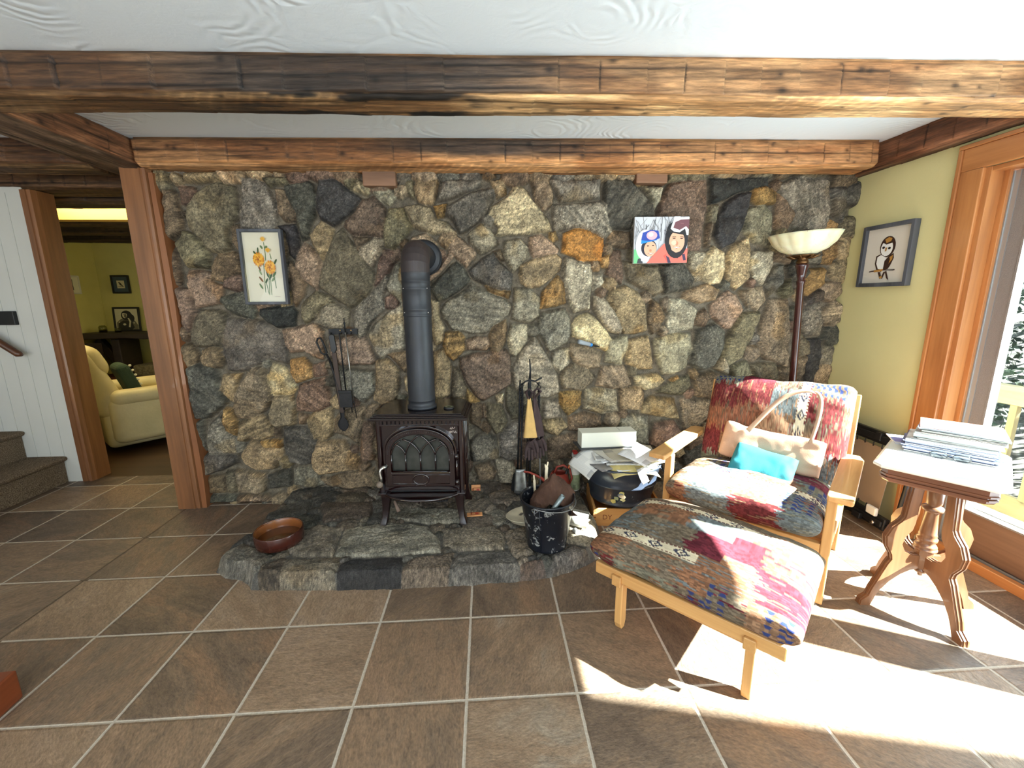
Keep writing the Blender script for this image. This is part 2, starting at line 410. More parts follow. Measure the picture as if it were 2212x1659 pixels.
# ---------------------------------------------------------------- hewn timbers
M_BEAM = attr_mat('hewn old timber', .66, .48, 130, .8, 60, stretch=(.07, 1, 1), bdist=.006)
def timber(name, origin, xdir, L, W, H, colf, label, seed, adze=.005, kind='structure'):
    """hewn beam: local x along its length, width W across, height H down from its top; colf(x, v, face) -> sRGB"""
    nx = max(8, int(L/.007)); per = []
    nw, nh = max(8, int(W/.0075)), max(8, int(H/.0075))
    for i in range(nh): per.append((0., -H*i/nh, 0, i/nh))          # front face, top to bottom
    for i in range(nw): per.append((W*i/nw, -H, 1, i/nw))           # underside, front to back
    for i in range(nh): per.append((W, -H+H*i/nh, 2, i/nh))
    for i in range(nw): per.append((W-W*i/nw, 0., 3, i/nw))
    per = np.array(per); X = np.linspace(0, L, nx)
    gx, gi = np.meshgrid(X, np.arange(len(per)), indexing='ij')
    y, z, fc, fr = per[gi, 0], per[gi, 1], per[gi, 2], per[gi, 3]
    # rounded, worn arrises
    cy, cz = W/2, -H/2
    ey, ez = np.abs(y-cy)/(W/2), np.abs(z-cz)/(H/2)
    wear = sst(.72, 1., np.minimum(ey, ez))*(.006+.012*fbm(gx*2.3, fc*3., seed))
    # adze facets: irregular scallops along the length
    cellx = gx/.16 + 1.3*fbm(gx*1.1, fc*7.7, seed+2)
    fr2 = cellx-np.floor(cellx); fac = ((hsh(np.floor(cellx), fc*13.+seed)-.5)*2*adze + (fr2-.5)*adze*1.2)*np.where(fc == 1, .25, 1.)
    d = fac*sst(0., .2, np.minimum(fr, 1-fr)) + (fbm(gx*1.5, gi*.07, seed+5)-.5)*.016 + (fbm(gx*9, gi*.35, seed+6)-.5)*.005
    # long drying checks
    for k in range(3):
        lvl = .3+.22*k+(fbm(gx*.9, k*5., seed+9)-.5)*.16
        on = sst(.45, .55, vnoise(gx*.7+k*11, k*3.+fc*5, seed+12))
        d = d-.007*on*np.exp(-((fr-lvl)/.012)**2)*(fc < 2)
    col = colf(gx, fr, fc)
    s_ = np.where((fc == 0) | (fc == 2), fr*H, fr*W)                # metres across the face
    g = fbm(gx*2.2, s_*34+fc*9, seed+20, 5); streak = fbm(gx*1.1, s_*120+fc*5, seed+21, 3); fib = fbm(gx*16, s_*260+fc*3, seed+22, 2)
    col = col*(.30+.62*g+.42*streak+.42*fib)[..., None]
    pat = sst(.40, .62, fbm(gx*2.6, s_*9+fc*7, seed+23, 3))
    col = col*(1-.30*pat[..., None]*np.array((.75, .95, 1.15)))
    # axe stop-cuts down the face, pale saw kerfs slanting over the underside
    cut = np.exp(-((fr2*.16)/.0045)**2)*(hsh(np.floor(cellx), fc*3.+seed+30) > .35)*sst(.12, .25, fr)*sst(.95, .75, fr)*(fc != 1)
    col = col*(1-.5*cut)[..., None]; d = d-.004*cut
    kf = np.mod(gx*1.0+s_*.55+.03*fbm(gx*3, s_*4, seed+31, 2), .052)/.052
    kerf = np.exp(-((kf-.5)/.15)**2)*(fc == 1)*sst(.35, .8, vnoise(gx*3, s_*5, seed+32))
    col = col*(1+.20*kerf)[..., None]
    ny, nz = np.where(fc == 0, -1., np.where(fc == 2, 1., 0.)), np.where(fc == 1, -1., 0.)
    y = y + ny*d + (cy-y)/np.maximum(W/2, .01)*wear; z = z + nz*d + (cz-z)/np.maximum(H/2, .01)*wear
    z = np.where(fc == 3, 0., np.minimum(z, 0.))
    xd = Vector(xdir).normalized(); yd = Vector((0, 0, 1)).cross(xd)
    P = np.stack([gx, y, z], -1)
    ck = np.zeros_like(gx)
    for k in range(3):
        lvl = .3+.22*k+(fbm(gx*.9, k*5., seed+9)-.5)*.16
        on = sst(.45, .55, vnoise(gx*.7+k*11, k*3.+fc*5, seed+12))
        ck = np.maximum(ck, on*np.exp(-((fr-lvl)/.026)**2)*(fc < 2))
    kn = np.zeros_like(gx)                                          # knots and nail holes
    rs = np.random.RandomState(int(seed*10)+3)
    for k in range(int(L*9)):
        kx, kf, kv, kr = rs.uniform(0, L), rs.randint(0, 2), rs.uniform(.1, .9), rs.uniform(.005, .015)
        hh = np.where(kf == 0, H, W)
        kn = np.maximum(kn, (fc == kf)*np.exp(-(((gx-kx)/kr/1.5)**2+((fr-kv)*hh/kr)**2)))
    col = lin(np.clip(col, 2, 255))*(1-.82*ck)[..., None]*(1-.85*kn)[..., None]
    o = grid_obj(name, P, M_BEAM, col, wrap_v=True)
    me = o.data                                                     # close the two ends
    bm = bmesh.new(); bm.from_mesh(me)
    es = [e for e in bm.edges if e.is_boundary]
    bmesh.ops.holes_fill(bm, edges=es, sides=0); bm.to_mesh(me); bm.free()
    o.matrix_world = Matrix(((xd.x, yd.x, 0, origin[0]), (xd.y, yd.y, 0, origin[1]), (0, 0, 1, origin[2]), (0, 0, 0, 1)))
    return tag(o, label, 'beam', kind=kind)
def mixc(a, b, t): return np.array(a, float)*(1-t)[..., None] + np.array(b, float)*t[..., None]
def col_beam1(x, v, f):     # x from the left end at -3.3
    X = x-3.3
    c = mixc((98, 72, 49), (172, 130, 90), sst(-1.0, 1.5, X))  # left end painted darker, its shade put into the colour
    c = np.where((f == 1)[..., None], mixc((112, 86, 58), (204, 164, 116), sst(-1.0, .9, X)), c)
    n = fbm(x*2.2, v*2.5+f*4, 3.3)
    ch = sst(-1.35, -.75, X)*(1-sst(.05, .75, X+(n-.5)*.7))         # smoke stained stretch over the stove
    c = np.where((f == 0)[..., None], mixc(c, (58, 48, 42), 0*x)*(1-ch*.8)[..., None] + np.array((56, 48, 43.))*(ch*.8)[..., None], c)
    n2 = fbm(x*5, v*2.2, 8.1)
    b = (f == 1)*sst(-1.0, -.7, X)*(1-sst(-.05, .2, X))*sst(.43, .56, n2+.16*sst(.55, .95, v))    # charred scallops underneath
    return c*(1-b*.92)[..., None] + np.array((26, 24, 23.))*(b*.92)[..., None]
def col_beam2(x, v, f):
    X = x-1.9
    c = mixc((132, 94, 62), (168, 120, 78), sst(-1.6, 1.6, X))
    c = np.where((f == 0)[..., None], c + np.array((30, 22, 12.))*(sst(.35, .95, v)*(1-sst(.9, 1.7, X)))[..., None], c + np.array((26, 24, 18.)))
    n = fbm(x*2., v*2, 5.5)
    ch = (f == 0)*sst(-.75, -.2, X)*(1-sst(.35, .9, X))*(1-sst(.3, .8, v+(n-.5)*.8))
    return c*(1-ch*.8)[..., None] + np.array((52, 44, 40.))*(ch*.8)[..., None]
def flat_col(c0, c1=None):
    def f(x, v, fc): return np.where((fc == 1)[..., None], np.array(c1 or c0, float), np.array(c0, float))*np.ones(x.shape+(3,))
    return f
BH = CEIL-2.18
def yb1(X): return .17-.0265*X
timber('ceiling_beam', (-3.3, yb1(-3.3), CEIL), (1, -.0265, 0), 5.9, .205, BH, col_beam1, 'wide hewn ceiling beam nearest the viewer, charred black underneath above the stove', 1.)
timber('ceiling_beam', (-1.9, 1.085, CEIL), (1, -.028, 0), 4.38, .21, BH, col_beam2, 'orange brown hewn beam running along the top of the stone wall', 2.)
timber('ceiling_beam', (-1.915, .41, CEIL), (0, 1, 0), 1.0, .285, BH, flat_col((146, 102, 72), (108, 86, 68)), 'short dark beam over the corner post, joining the charred beam', 4.)
timber('ceiling_beam', (2.60, .24, CEIL+.03), (0, 1, 0), 1.01, .075, BH+.03, flat_col((122, 82, 58), (118, 86, 62)), 'reddish brown beam along the top of the yellow wall', 5.)
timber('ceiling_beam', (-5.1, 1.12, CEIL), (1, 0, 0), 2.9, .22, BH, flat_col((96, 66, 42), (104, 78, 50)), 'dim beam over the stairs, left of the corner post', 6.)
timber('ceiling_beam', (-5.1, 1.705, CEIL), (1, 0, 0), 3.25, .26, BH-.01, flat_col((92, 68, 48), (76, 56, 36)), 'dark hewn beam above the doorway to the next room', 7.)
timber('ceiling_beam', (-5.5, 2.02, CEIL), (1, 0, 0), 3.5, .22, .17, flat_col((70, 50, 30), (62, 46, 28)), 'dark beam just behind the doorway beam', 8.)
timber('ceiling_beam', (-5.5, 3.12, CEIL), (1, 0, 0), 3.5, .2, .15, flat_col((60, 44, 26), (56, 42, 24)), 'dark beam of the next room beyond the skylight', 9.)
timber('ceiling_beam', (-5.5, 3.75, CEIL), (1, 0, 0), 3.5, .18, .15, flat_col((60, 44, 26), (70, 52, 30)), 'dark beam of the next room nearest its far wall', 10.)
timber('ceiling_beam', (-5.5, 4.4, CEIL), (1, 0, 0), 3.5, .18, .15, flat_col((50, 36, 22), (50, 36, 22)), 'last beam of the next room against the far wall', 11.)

def post(name, x0, x1, y0, y1, h, label, wavy=True):
    t = MB()
    # main shaft with an eased corner and a bead down the right front edge
    e = .018
    t.prism([(x0, y0+.006), (x0+.006, y0), (x1-.045, y0), (x1-.042, y0+.006), (x1-.030, y0+.006), (x1-.027, y0-.001), (x1-.012, y0+.002), (x1-e*.4, y0+e), (x1, y0+.035), (x1, y1), (x0, y1)], 0, h, 'z')
    o = t.build(name, M_REDPINE_Z); return tag(o, label, 'post', kind='structure')
p = post('timber_post', -2.055, -1.895, 1.16, 1.33, 2.185, 'red stained timber post at the left end of the stone wall')
t = MB()        # live edge strip on its right side
pts = [(-1.897, 0)]
for i in range(41):
    z = 2.16*i/40; pts.append((-1.872+.012*float(fbm(z*3.1, 2., 4.))+.008*math.sin(z*5), z))
pts.append((-1.897, 2.16))
t.prism(pts, 1.168, 1.3, 'y'); t.build('live_edge', wood('live edge pine', (106, 62, 36), (148, 94, 58), 'z', 8, .45, .15), p)
post('timber_post', -3.157, -3.07, 1.70, 1.86, 2.185, 'red brown timber door post beside the white panelled wall')
# jamb trim on the far side of the corner post
tag(MB().box((-2.05, 1.33, 0), (-2.0, 1.5, 2.18)).build('trim_2', M_REDPINE_Z), 'pine lining of the doorway', kind='structure')
# stub ends of old joists in the stone
M_STUB = wood('stub end', (108, 78, 58), (146, 108, 82), 'x', 10, .6)
tag(MB().box((-.645, 1.165, 2.095), (-.445, 1.3, 2.19)).build('wood_block', M_STUB, bevel=.006), 'short reddish wood block at the top of the stone wall above the stovepipe', 'wood block', kind='structure')
tag(MB().box((1.065, 1.165, 2.125), (1.268, 1.3, 2.19)).build('wood_block', M_STUB, bevel=.006), 'orange wood block at the top of the stone wall above the skiers photo', 'wood block', kind='structure')

# ---------------------------------------------------------------- carpeted stairs, handrail
def carpet_material():
    m, nt, b = mat_new('speckled carpet'); g = NT(nt)
    P = nt.nodes.new('ShaderNodeTexCoord').outputs['Object']
    n = g.noise(P, 170, 3, .8); n2 = g.noise(P, 7, 3)
    c = g.ramp(n, [(.33, (62, 52, 46)), (.45, (122, 104, 86)), (.55, (150, 130, 108)), (.68, (196, 178, 152))])
    c = g.mix(.3, c, g.ramp(n2, [(.3, (190, 190, 190)), (.7, (255, 255, 255))]), 'MULTIPLY')
    nt.links.new(c, b.inputs['Base Color']); b.inputs['Roughness'].default_value = 1.; b.inputs['Specular IOR Level'].default_value = .05
    g.bump(n, 1., .012, b); return m
M_CARPET = carpet_material()
st = thing('carpeted_stairs', 'brown speckled carpeted stairs rising beside the white panelled wall', 'stairs', (-3.25, 1.2, 0)); st['kind'] = 'structure'
for k in range(7):
    x = -.0-.27*k; z = .215*(k+1)
    prof = [(x-.30, 0), (x-.014, 0), (x-.012, z-.045), (x+.012, z-.03), (x+.018, z-.014), (x+.008, z-.003), (x-.012, z), (x-.30, z)]
    b_ = MB().prism([(q[0], q[1]) for q in prof], -.75, .505, 'y'); b_.build('step', M_CARPET, st, bevel=.004)
t = MB(); t.tube([(-3.325, 1.64, 1.03), (-3.345, 1.64, 1.035), (-3.9, 1.64, 1.47), (-4.6, 1.64, 2.0)], [.012, .024, .024, .024], 12)
h = thing('handrail', 'dark round wooden handrail sloping up the white panelled wall', 'handrail', (0, 0, 0))
t.build('rail', wood('handrail wood', (66, 38, 24), (98, 60, 38), 'x', 10, .35), h)
for bx in (-3.62, -4.3):
    zz = 1.04+(-3.345-bx)*.784-.03
    MB().tube([(bx, 1.705, zz-.06), (bx, 1.66, zz-.06), (bx, 1.64, zz-.01)], .007, 8).build('bracket', M_BLACKIRON, h)
tag(MB().box((-3.62, 1.68, 1.246), (-3.36, 1.709, 1.347)).build('wall_box', M_BLACKPLASTIC, bevel=.004), 'flat black box on the white wall above the handrail', 'wall box')
# newel at the lower left edge of the view
nb = thing('newel_post', 'reddish wooden newel post on a chunky block foot at the lower left', 'newel post', (-1.665, -.36, 0), .08)
MB().box((-.06, -.1, 0), (.06, .08, .115)).build('foot_block', wood('newel red', (104, 46, 22), (146, 74, 38), 'y', 7, .4, .2), nb, bevel=.006)
MB().box((-.05, -.045, .115), (.012, .045, .95)).build('shaft', M_REDPINE_Z, nb, bevel=.006)
# ================================================================ FIELDSTONE WALL AND HEARTH
# stones traced from the photograph: (tile origin, scale) then  colour-code | x,y x,y ...
PALS = dict(g=(124, 121, 114), d=(92, 91, 87), k=(62, 62, 63), b=(122, 108, 92), t=(158, 142, 116), o=(114, 109, 93), r=(122, 104, 94),
            p=(154, 136, 122), w=(198, 186, 158), y=(154, 128, 88), Y=(206, 154, 86), l=(162, 158, 144), m=(142, 131, 114))
TILES = [
((340, 375), 4.424, '''o|560,70 700,110 720,230 750,380 690,480 660,560 690,720 600,760 480,740 400,640 280,520 260,400 265,280 340,190 420,120
b|20,130 110,150 160,210 180,330 200,440 210,560 90,630 60,560 30,300
r|160,105 290,110 330,150 320,200 240,285 190,280 170,180
o|230,550 300,570 420,660 460,720 480,900 270,895 210,790 150,660 210,610
p|270,920 400,920 470,940 500,1030 600,1075 585,1190 560,1240 350,1290 330,1200 290,1110 260,1000
b|540,770 700,740 760,770 790,900 770,960 640,1000 600,1030 490,1000 485,930 510,820
r|640,1005 770,965 830,1000 830,1110 760,1135 610,1090
d|580,1180 720,1140 840,1110 880,1270 920,1310 890,1400 700,1340 620,1290 575,1230
o|380,1310 540,1310 630,1340 620,1460 590,1659 340,1659 290,1520 330,1410
g|790,30 930,30 1010,110 1060,200 1110,300 1100,540 780,540 760,400 770,120
o|960,20 1230,30 1210,90 1050,120
b|1100,140 1180,150 1290,300 1310,400 1290,450 1200,450 1130,360
d|1190,110 1420,60 1460,80 1500,200 1480,400 1440,480 1430,600 1370,640 1320,480 1310,380 1220,230
k|1530,50 1700,40 1800,140 1930,230 1850,350 1720,460 1670,500 1540,420 1500,320 1510,180
k|1130,490 1300,470 1330,560 1340,700 1290,810 1240,770 1210,560
t|1540,440 1670,520 1640,650 1560,830 1460,680 1440,580
r|1780,450 1870,370 1950,240 2060,200 2170,330 2170,460 2140,600 1860,590 1770,500
p|1380,645 1470,720 1550,850 1530,1000 1500,1110 1390,1020 1300,880 1310,780
o|1750,520 1790,600 1880,700 1950,800 2050,940 2060,1010 2010,1130 1900,1260 1820,1280 1650,1170 1520,1080 1550,940 1600,750 1680,570
b|1850,600 2040,598 1910,740
l|2060,605 2150,620 2140,720 2030,890 1910,760 1950,700
r|2160,720 2260,740 2290,800 2180,980 2060,1070 2080,950 2110,800
g|2190,960 2200,1040 2130,1170 2160,1290 2030,1420 1940,1590 1870,1530 1850,1330 1910,1260 2040,1130
o|1400,1200 1490,1120 1620,1170 1680,1230 1560,1260 1490,1380 1400,1440 1355,1380 1360,1260
l|1600,1240 1810,1290 1800,1480 1620,1490 1480,1430 1510,1350
b|1250,830 1300,900 1400,1060 1370,1160 1300,1270 1280,1230 1240,950
k|950,1280 1270,1275 1310,1320 1290,1460 1130,1480 1020,1420 950,1350
p|1170,1500 1470,1435 1560,1520 1570,1680 1560,1780 1480,1760 1390,1700 1250,1720 1200,1620
w|1900,50 2020,110 2000,190 1850,150
l|2040,150 2212,140 2270,215 2210,290 2110,250
b|680,500 740,480 770,560 780,680 740,730 690,650
b|200,350 250,360 240,420 205,400
r|170,1090 290,1110 340,1300 350,1340 280,1520 220,1440
b|90,680 150,760 200,1000 200,1080 140,1090
t|235,-20 590,-20 600,60 240,75
o|1700,30 1890,45 1830,150 1790,120'''),
((380, 720), 4.424, '''g|463,-136 723,-131 853,-86 1003,34 1050,180 1040,300 900,260 850,240 700,330 640,365 470,370 430,200 415,100
d|100,300 330,310 400,420 400,520 460,670 330,770 280,820 170,820 130,650 110,480
t|420,410 600,390 570,470 530,680 440,590 410,540
m|700,340 800,330 850,420 870,520 910,640 820,750 700,830 580,830 530,720 540,600 600,490
w|900,290 1020,340 1070,420 1130,520 1100,590 910,600 860,480 850,400
m|930,610 1110,600 1125,760 1120,880 960,910 890,850 890,740
y|1070,260 1200,240 1280,310 1280,430 1130,480 1070,380
r|1290,310 1400,280 1430,410 1300,430
r|1160,500 1260,470 1410,430 1450,520 1470,700 1320,760 1140,750 1135,660
t|1290,770 1480,730 1490,900 1470,990 1400,1040 1300,1020 1270,950 1215,850
b|1570,760 1760,700 1790,720 1760,960 1740,1090 1640,1010 1500,960 1500,830
p|1460,50 1790,40 1890,260 1860,300 1560,310 1480,240 1450,130
g|1500,340 1880,370 1890,560 1780,670 1700,620 1560,600 1520,470
t|1900,270 2010,250 2120,350 2120,520 2080,650 1960,690 1880,640 1900,450
b|2010,200 2190,180 2250,300 2180,380 2110,300
m|1800,740 1860,680 1950,690 1870,830 1800,820
r|1780,860 1880,870 1900,1230 1760,1230 1750,1130
y|450,720 510,740 560,850 575,940 550,990 460,950 440,870
g|290,900 400,780 450,960 560,1000 640,1070 610,1160 440,1160 290,1170 270,1050
t|590,860 800,790 900,870 930,990 820,1030 690,1020 640,1050 570,1040 580,950
y|790,1040 990,1030 1010,1080 980,1110 850,1095
t|690,1040 770,1050 860,1110 1000,1120 1000,1180 930,1310 740,1325 640,1270 600,1180
d|1010,910 1240,900 1300,1030 1340,1070 1290,1250 1200,1280 1080,1240 1020,1130
t|1340,1040 1600,1040 1660,1130 1740,1210 1720,1320 1360,1365 1290,1300 1280,1200
d|230,1170 560,1180 570,1250 420,1320 270,1370 240,1280
b|280,1380 440,1370 450,1540 290,1550
o|450,1340 540,1330 580,1530 480,1540
m|550,1320 840,1360 830,1520 790,1540 590,1530
d|860,1380 1090,1290 1080,1480 860,1500
g|1110,1310 1290,1290 1420,1470 1300,1500 1110,1460
b|1450,1400 1600,1350 1880,1310 1900,1480 1650,1500 1430,1480 1350,1390
b|580,1560 860,1560 920,1610 580,1630
d|160,840 230,840 250,1140 200,1120
b|1150,770 1250,790 1210,880 1150,880
d|290,1560 560,1570 570,1620 300,1640
b|920,910 980,920 980,1010 930,1010'''),
((800, 375), 4.424, '''o|320,60 400,50 420,240 350,200
t|430,50 650,50 620,200 600,270 520,290 450,260 410,130
g|700,45 1060,50 1020,130 860,190 640,250 670,110
d|1180,130 1190,200 1160,260 1100,380 1000,480 860,570 780,440 710,380 730,310 960,170
t|1150,50 1280,45 1300,190 1210,225
w|1390,100 1470,120 1550,240 1640,350 1700,420 1740,530 1700,560 1450,570 1210,590 1230,510 1140,380 1150,310 1300,220
b|1540,60 1710,50 1750,160 1750,280 1670,360 1590,270
g|1730,50 2200,45 2212,230 2050,235 1830,260 1760,130
g|1755,290 2212,255 2270,280 2300,450 2330,560 2240,620 2100,540 1960,505 1770,525
Y|1860,560 1990,510 2110,545 2240,620 2220,830 2010,830 1960,790 1840,750 1850,640
l|930,580 1050,470 1150,530 1220,660 1150,720 1060,755 1000,730 940,650
p|1530,600 1640,575 1720,640 1810,720 1790,760 1560,800 1520,700
l|1290,650 1440,620 1510,700 1510,780 1420,880 1360,940 1310,860 1280,750
y|1720,560 1780,545 1800,620 1760,650 1715,610
p|820,590 900,650 1000,740 1010,780 960,830 920,890 800,790 740,740 760,660
t|690,560 810,540 820,600 750,670 720,720 640,640
m|440,290 570,320 620,420 720,460 820,560 720,570 560,560 400,500 320,310
y|600,300 720,280 700,400 640,420
o|170,330 310,320 400,500 300,620 210,730 130,690 120,530
d|940,930 1080,800 1170,750 1230,840 1360,960 1340,1110 1230,1110 1080,1050 980,1000
y|1090,1060 1230,1118 1340,1125 1320,1190 1130,1130
d|820,840 880,890 930,960 950,1010 880,1090 770,1170 640,1230 560,1100 650,990
g|960,1050 1120,1130 1290,1200 1350,1270 1320,1360 1200,1440 1110,1520 980,1530 790,1500 700,1400 670,1320 720,1240 880,1120
l|1385,1100 1530,1100 1620,1190 1620,1360 1510,1440 1360,1390 1370,1230
t|1440,870 1560,820 1770,770 1840,820 1820,920 1730,1000 1620,1080 1520,1100 1440,1040 1420,950
y|1650,1130 1800,970 1860,1060 1875,1240 1780,1270 1630,1290 1640,1190
l|1880,800 1990,830 2110,860 2130,1000 2110,1180 2100,1290 1960,1330 1890,1200 1870,1070 1830,960
g|1650,1330 1860,1290 1920,1400 1910,1560 1880,1620 1710,1700 1620,1520 1610,1440
w|1990,1370 2080,1330 2150,1370 2260,1500 2320,1590 2260,1700 2100,1620 1940,1560 1940,1440
l|1350,1440 1500,1450 1500,1600 1440,1700 1390,1750 1340,1720 1310,1600
w|570,1200 640,1230 650,1380 700,1480 690,1600 620,1650 580,1500
r|110,720 200,740 280,700 280,800 200,880 100,1000 20,1060 60,880
g|230,880 290,840 300,1250 180,1140 150,1080
l|0,1480 160,1330 300,1250 330,1560 330,1680 260,1690 180,1720 100,1780 30,1700 -30,1560
b|1170,1450 1300,1400 1310,1500 1280,1640 1230,1720 1150,1690 1130,1560
y|720,1520 850,1510 900,1570 900,1690 790,1790 720,1730 690,1640
p|920,1600 1010,1560 1110,1570 1140,1640 1110,1690 920,1690
b|1170,740 1250,720 1285,830 1240,830
p|560,950 640,930 750,760 790,790 650,950 570,1020'''),
((800, 720), 2.538, '''r|490,140 600,110 740,90 770,130 770,280 700,330 620,375 580,350 530,280 490,190
l|900,20 930,60 990,160 1030,230 1040,330 970,360 890,355 800,310 780,210 830,110
o|750,300 810,310 820,470 780,480 740,400
t|350,110 400,90 440,180 430,340 390,370 350,370
o|450,190 490,210 530,300 520,375 440,370
y|530,310 600,380 530,390
b|545,390 610,390 605,530 550,500
o|640,390 720,400 750,490 720,550 690,560 640,480
g|560,570 640,555 690,580 710,690 560,710 545,620
g|710,570 770,510 815,490 820,690 760,710 710,680
b|570,740 650,720 690,770 680,810 590,810
l|680,700 740,700 800,740 790,830 710,825
l|1005,105 1090,85 1095,170 1040,220 1000,180
m|1060,210 1120,170 1190,190 1240,250 1170,320 1060,310 1045,250
m|1110,60 1200,75 1275,110 1260,190 1190,200 1120,160 1090,100
y|1045,330 1165,320 1160,400 1090,460 1040,390
l|945,380 1030,370 1050,465 945,475
l|890,370 940,370 935,480 900,460
t|930,490 1050,475 1085,520 1030,570 960,545
b|1090,470 1180,440 1270,460 1270,510 1160,545 1090,540
b|975,590 1060,570 1160,550 1170,700 1060,690 980,710
o|930,570 960,580 970,720 940,720
m|870,690 930,690 950,790 870,760
t|185,250 210,230 210,340 190,320
g|150,340 190,350 190,380 140,380
w|690,350 730,340 725,390 690,385
b|610,400 632,390 637,470 612,470
b|560,840 650,830 650,950 560,950
b|660,850 790,860 740,950 665,950'''),
((1260, 375), 2.54, '''d|120,30 260,25 290,60 320,100 390,170 400,240 280,250 270,300 140,300 120,200
y|290,25 460,20 440,45 290,60
l|330,70 440,70 430,140 400,190 370,120
r|480,50 690,20 690,150 670,330 650,420 575,425 575,240 410,240 430,150
o|690,170 750,165 740,260 690,260
b|690,270 720,260 710,400 680,400
l|580,430 680,430 670,570 630,590 600,530
b|150,310 265,315 270,410 190,400 140,370
r|170,420 210,420 230,550 220,600 130,550 150,470
y|100,460 150,440 150,520 100,510
o|230,480 420,510 440,570 450,640 400,670 320,620 260,590
d|430,500 560,490 620,580 600,630 460,660 440,560
l|60,560 110,550 120,600 60,640
t|150,650 240,610 310,650 345,720 360,860 300,880 230,880 200,800 140,690
l|60,670 130,690 190,780 220,850 210,885 150,870 90,790 60,740
t|560,650 700,600 762,640 740,690 650,710 550,685
b|380,680 430,720 460,790 420,860 390,880 360,790
l|490,690 560,690 640,750 610,850 480,880 470,800
m|440,690 480,680 470,760 440,730'''),
((1540, 375), 2.381, '''k|0,20 300,10 300,60 150,90 40,140 0,150
k|70,150 150,100 205,90 190,200 150,310 120,350 60,380 20,320 40,220
y|220,75 290,60 340,90 330,150 240,155 210,120
l|210,170 280,155 320,200 320,290 290,370 220,350 165,290
b|345,90 390,130 440,200 430,230 400,285 330,280
g|370,50 450,10 610,20 620,200 600,280 470,290 420,280 440,190 380,110
t|120,360 200,330 205,430 200,530 130,600 80,550 80,430
l|230,400 320,390 320,470 270,570 220,530 205,450
w|20,370 70,400 75,490 50,560 0,565 -45,545 -50,440
d|620,70 695,60 700,200 680,245 625,200
y|610,220 660,250 650,430 630,465 575,460 590,330
d|330,480 385,470 370,570 300,640 280,590
y|500,490 585,485 580,570 500,630 475,600
o|345,610 415,540 430,620 380,650
m|200,590 270,580 290,650 240,710 190,660
p|90,600 140,630 165,700 100,800 70,800 0,730 0,680
o|150,720 250,710 210,830 150,950 80,1000 50,950 90,830
m|310,650 400,640 405,800 400,1000 280,960 250,900 270,750
g|470,700 560,660 585,770 570,830 490,835 455,760
d|450,650 580,590 580,650 460,700
o|450,810 500,860 500,930 440,950
k|500,850 570,850 575,940 520,1100 480,1090 500,930
m|140,610 190,600 200,690 160,640
d|520,400 575,370 570,465 490,460
b|330,390 420,400 410,460 330,450'''),
((1240, 700), 2.268, '''d|610,30 700,0 750,40 740,120 690,210 620,230 575,200 595,100
l|400,80 500,45 580,50 590,120 560,220 500,250 440,250 410,160
t|270,80 370,60 395,220 330,225 260,200
l|170,80 270,60 265,130 240,200 160,190
w|300,260 420,245 450,280 420,310 350,325 310,300
m|140,210 250,205 290,300 210,320 115,310
o|410,340 480,290 570,250 580,310 540,355
b|590,270 690,235 770,270 740,300 700,310 680,370 600,355
t|230,310 330,310 350,350 330,420 230,420
l|60,320 210,325 220,430 140,445 50,420
t|335,400 380,360 500,370 525,470 440,460 340,440
m|530,370 680,375 660,470 610,500 550,515
g|230,470 300,445 370,460 365,590 300,600 230,560
r|400,490 500,480 545,550 510,600 430,620 370,590
o|870,200 1000,190 1010,280 890,290
b|1090,170 1150,160 1130,250 1080,290 1010,290 1000,230
o|780,210 860,180 880,250 840,270 780,270
d|540,640 640,580 640,690 540,700
b|390,640 480,650 460,780 390,780
l|700,220 740,150 770,220 760,250
b|1090,300 1180,270 1190,340 1090,330
y|480,280 520,260 525,270 490,290'''),
]
HEARTH = '''g|465,1200 525,1172 590,1195 565,1222 540,1240 480,1225
b|560,1222 610,1200 622,1206 592,1255 555,1250
m|614,1205 735,1200 722,1235 718,1262 594,1262
k|735,1215 760,1205 870,1200 865,1235 855,1260 722,1260
b|885,1205 980,1190 968,1225 958,1255 862,1260 870,1230
g|985,1195 1100,1185 1120,1210 1115,1244 970,1252
r|1125,1215 1170,1205 1195,1238 1180,1245 1122,1246
g|1190,1195 1240,1175 1290,1190 1245,1225 1202,1236
l|745,1140 840,1125 925,1135 948,1165 952,1188 850,1196 722,1200
m|955,1140 1070,1132 1092,1150 1088,1183 990,1186 960,1178
m|600,1165 690,1130 738,1140 718,1198 635,1198
d|560,1112 640,1082 682,1074 662,1100 600,1130
l|830,1092 1000,1097 1010,1125 930,1130 840,1115
m|1092,1145 1140,1132 1155,1195 1105,1202
l|1055,1102 1080,1097 1110,1110 1110,1130 1060,1130
b|690,1082 810,1082 800,1113 700,1125
g|1160,1180 1195,1165 1190,1192 1160,1200
w|1225,1112 1285,1120 1295,1180 1240,1170 1200,1160
d|540,1150 590,1135 600,1160 560,1175'''

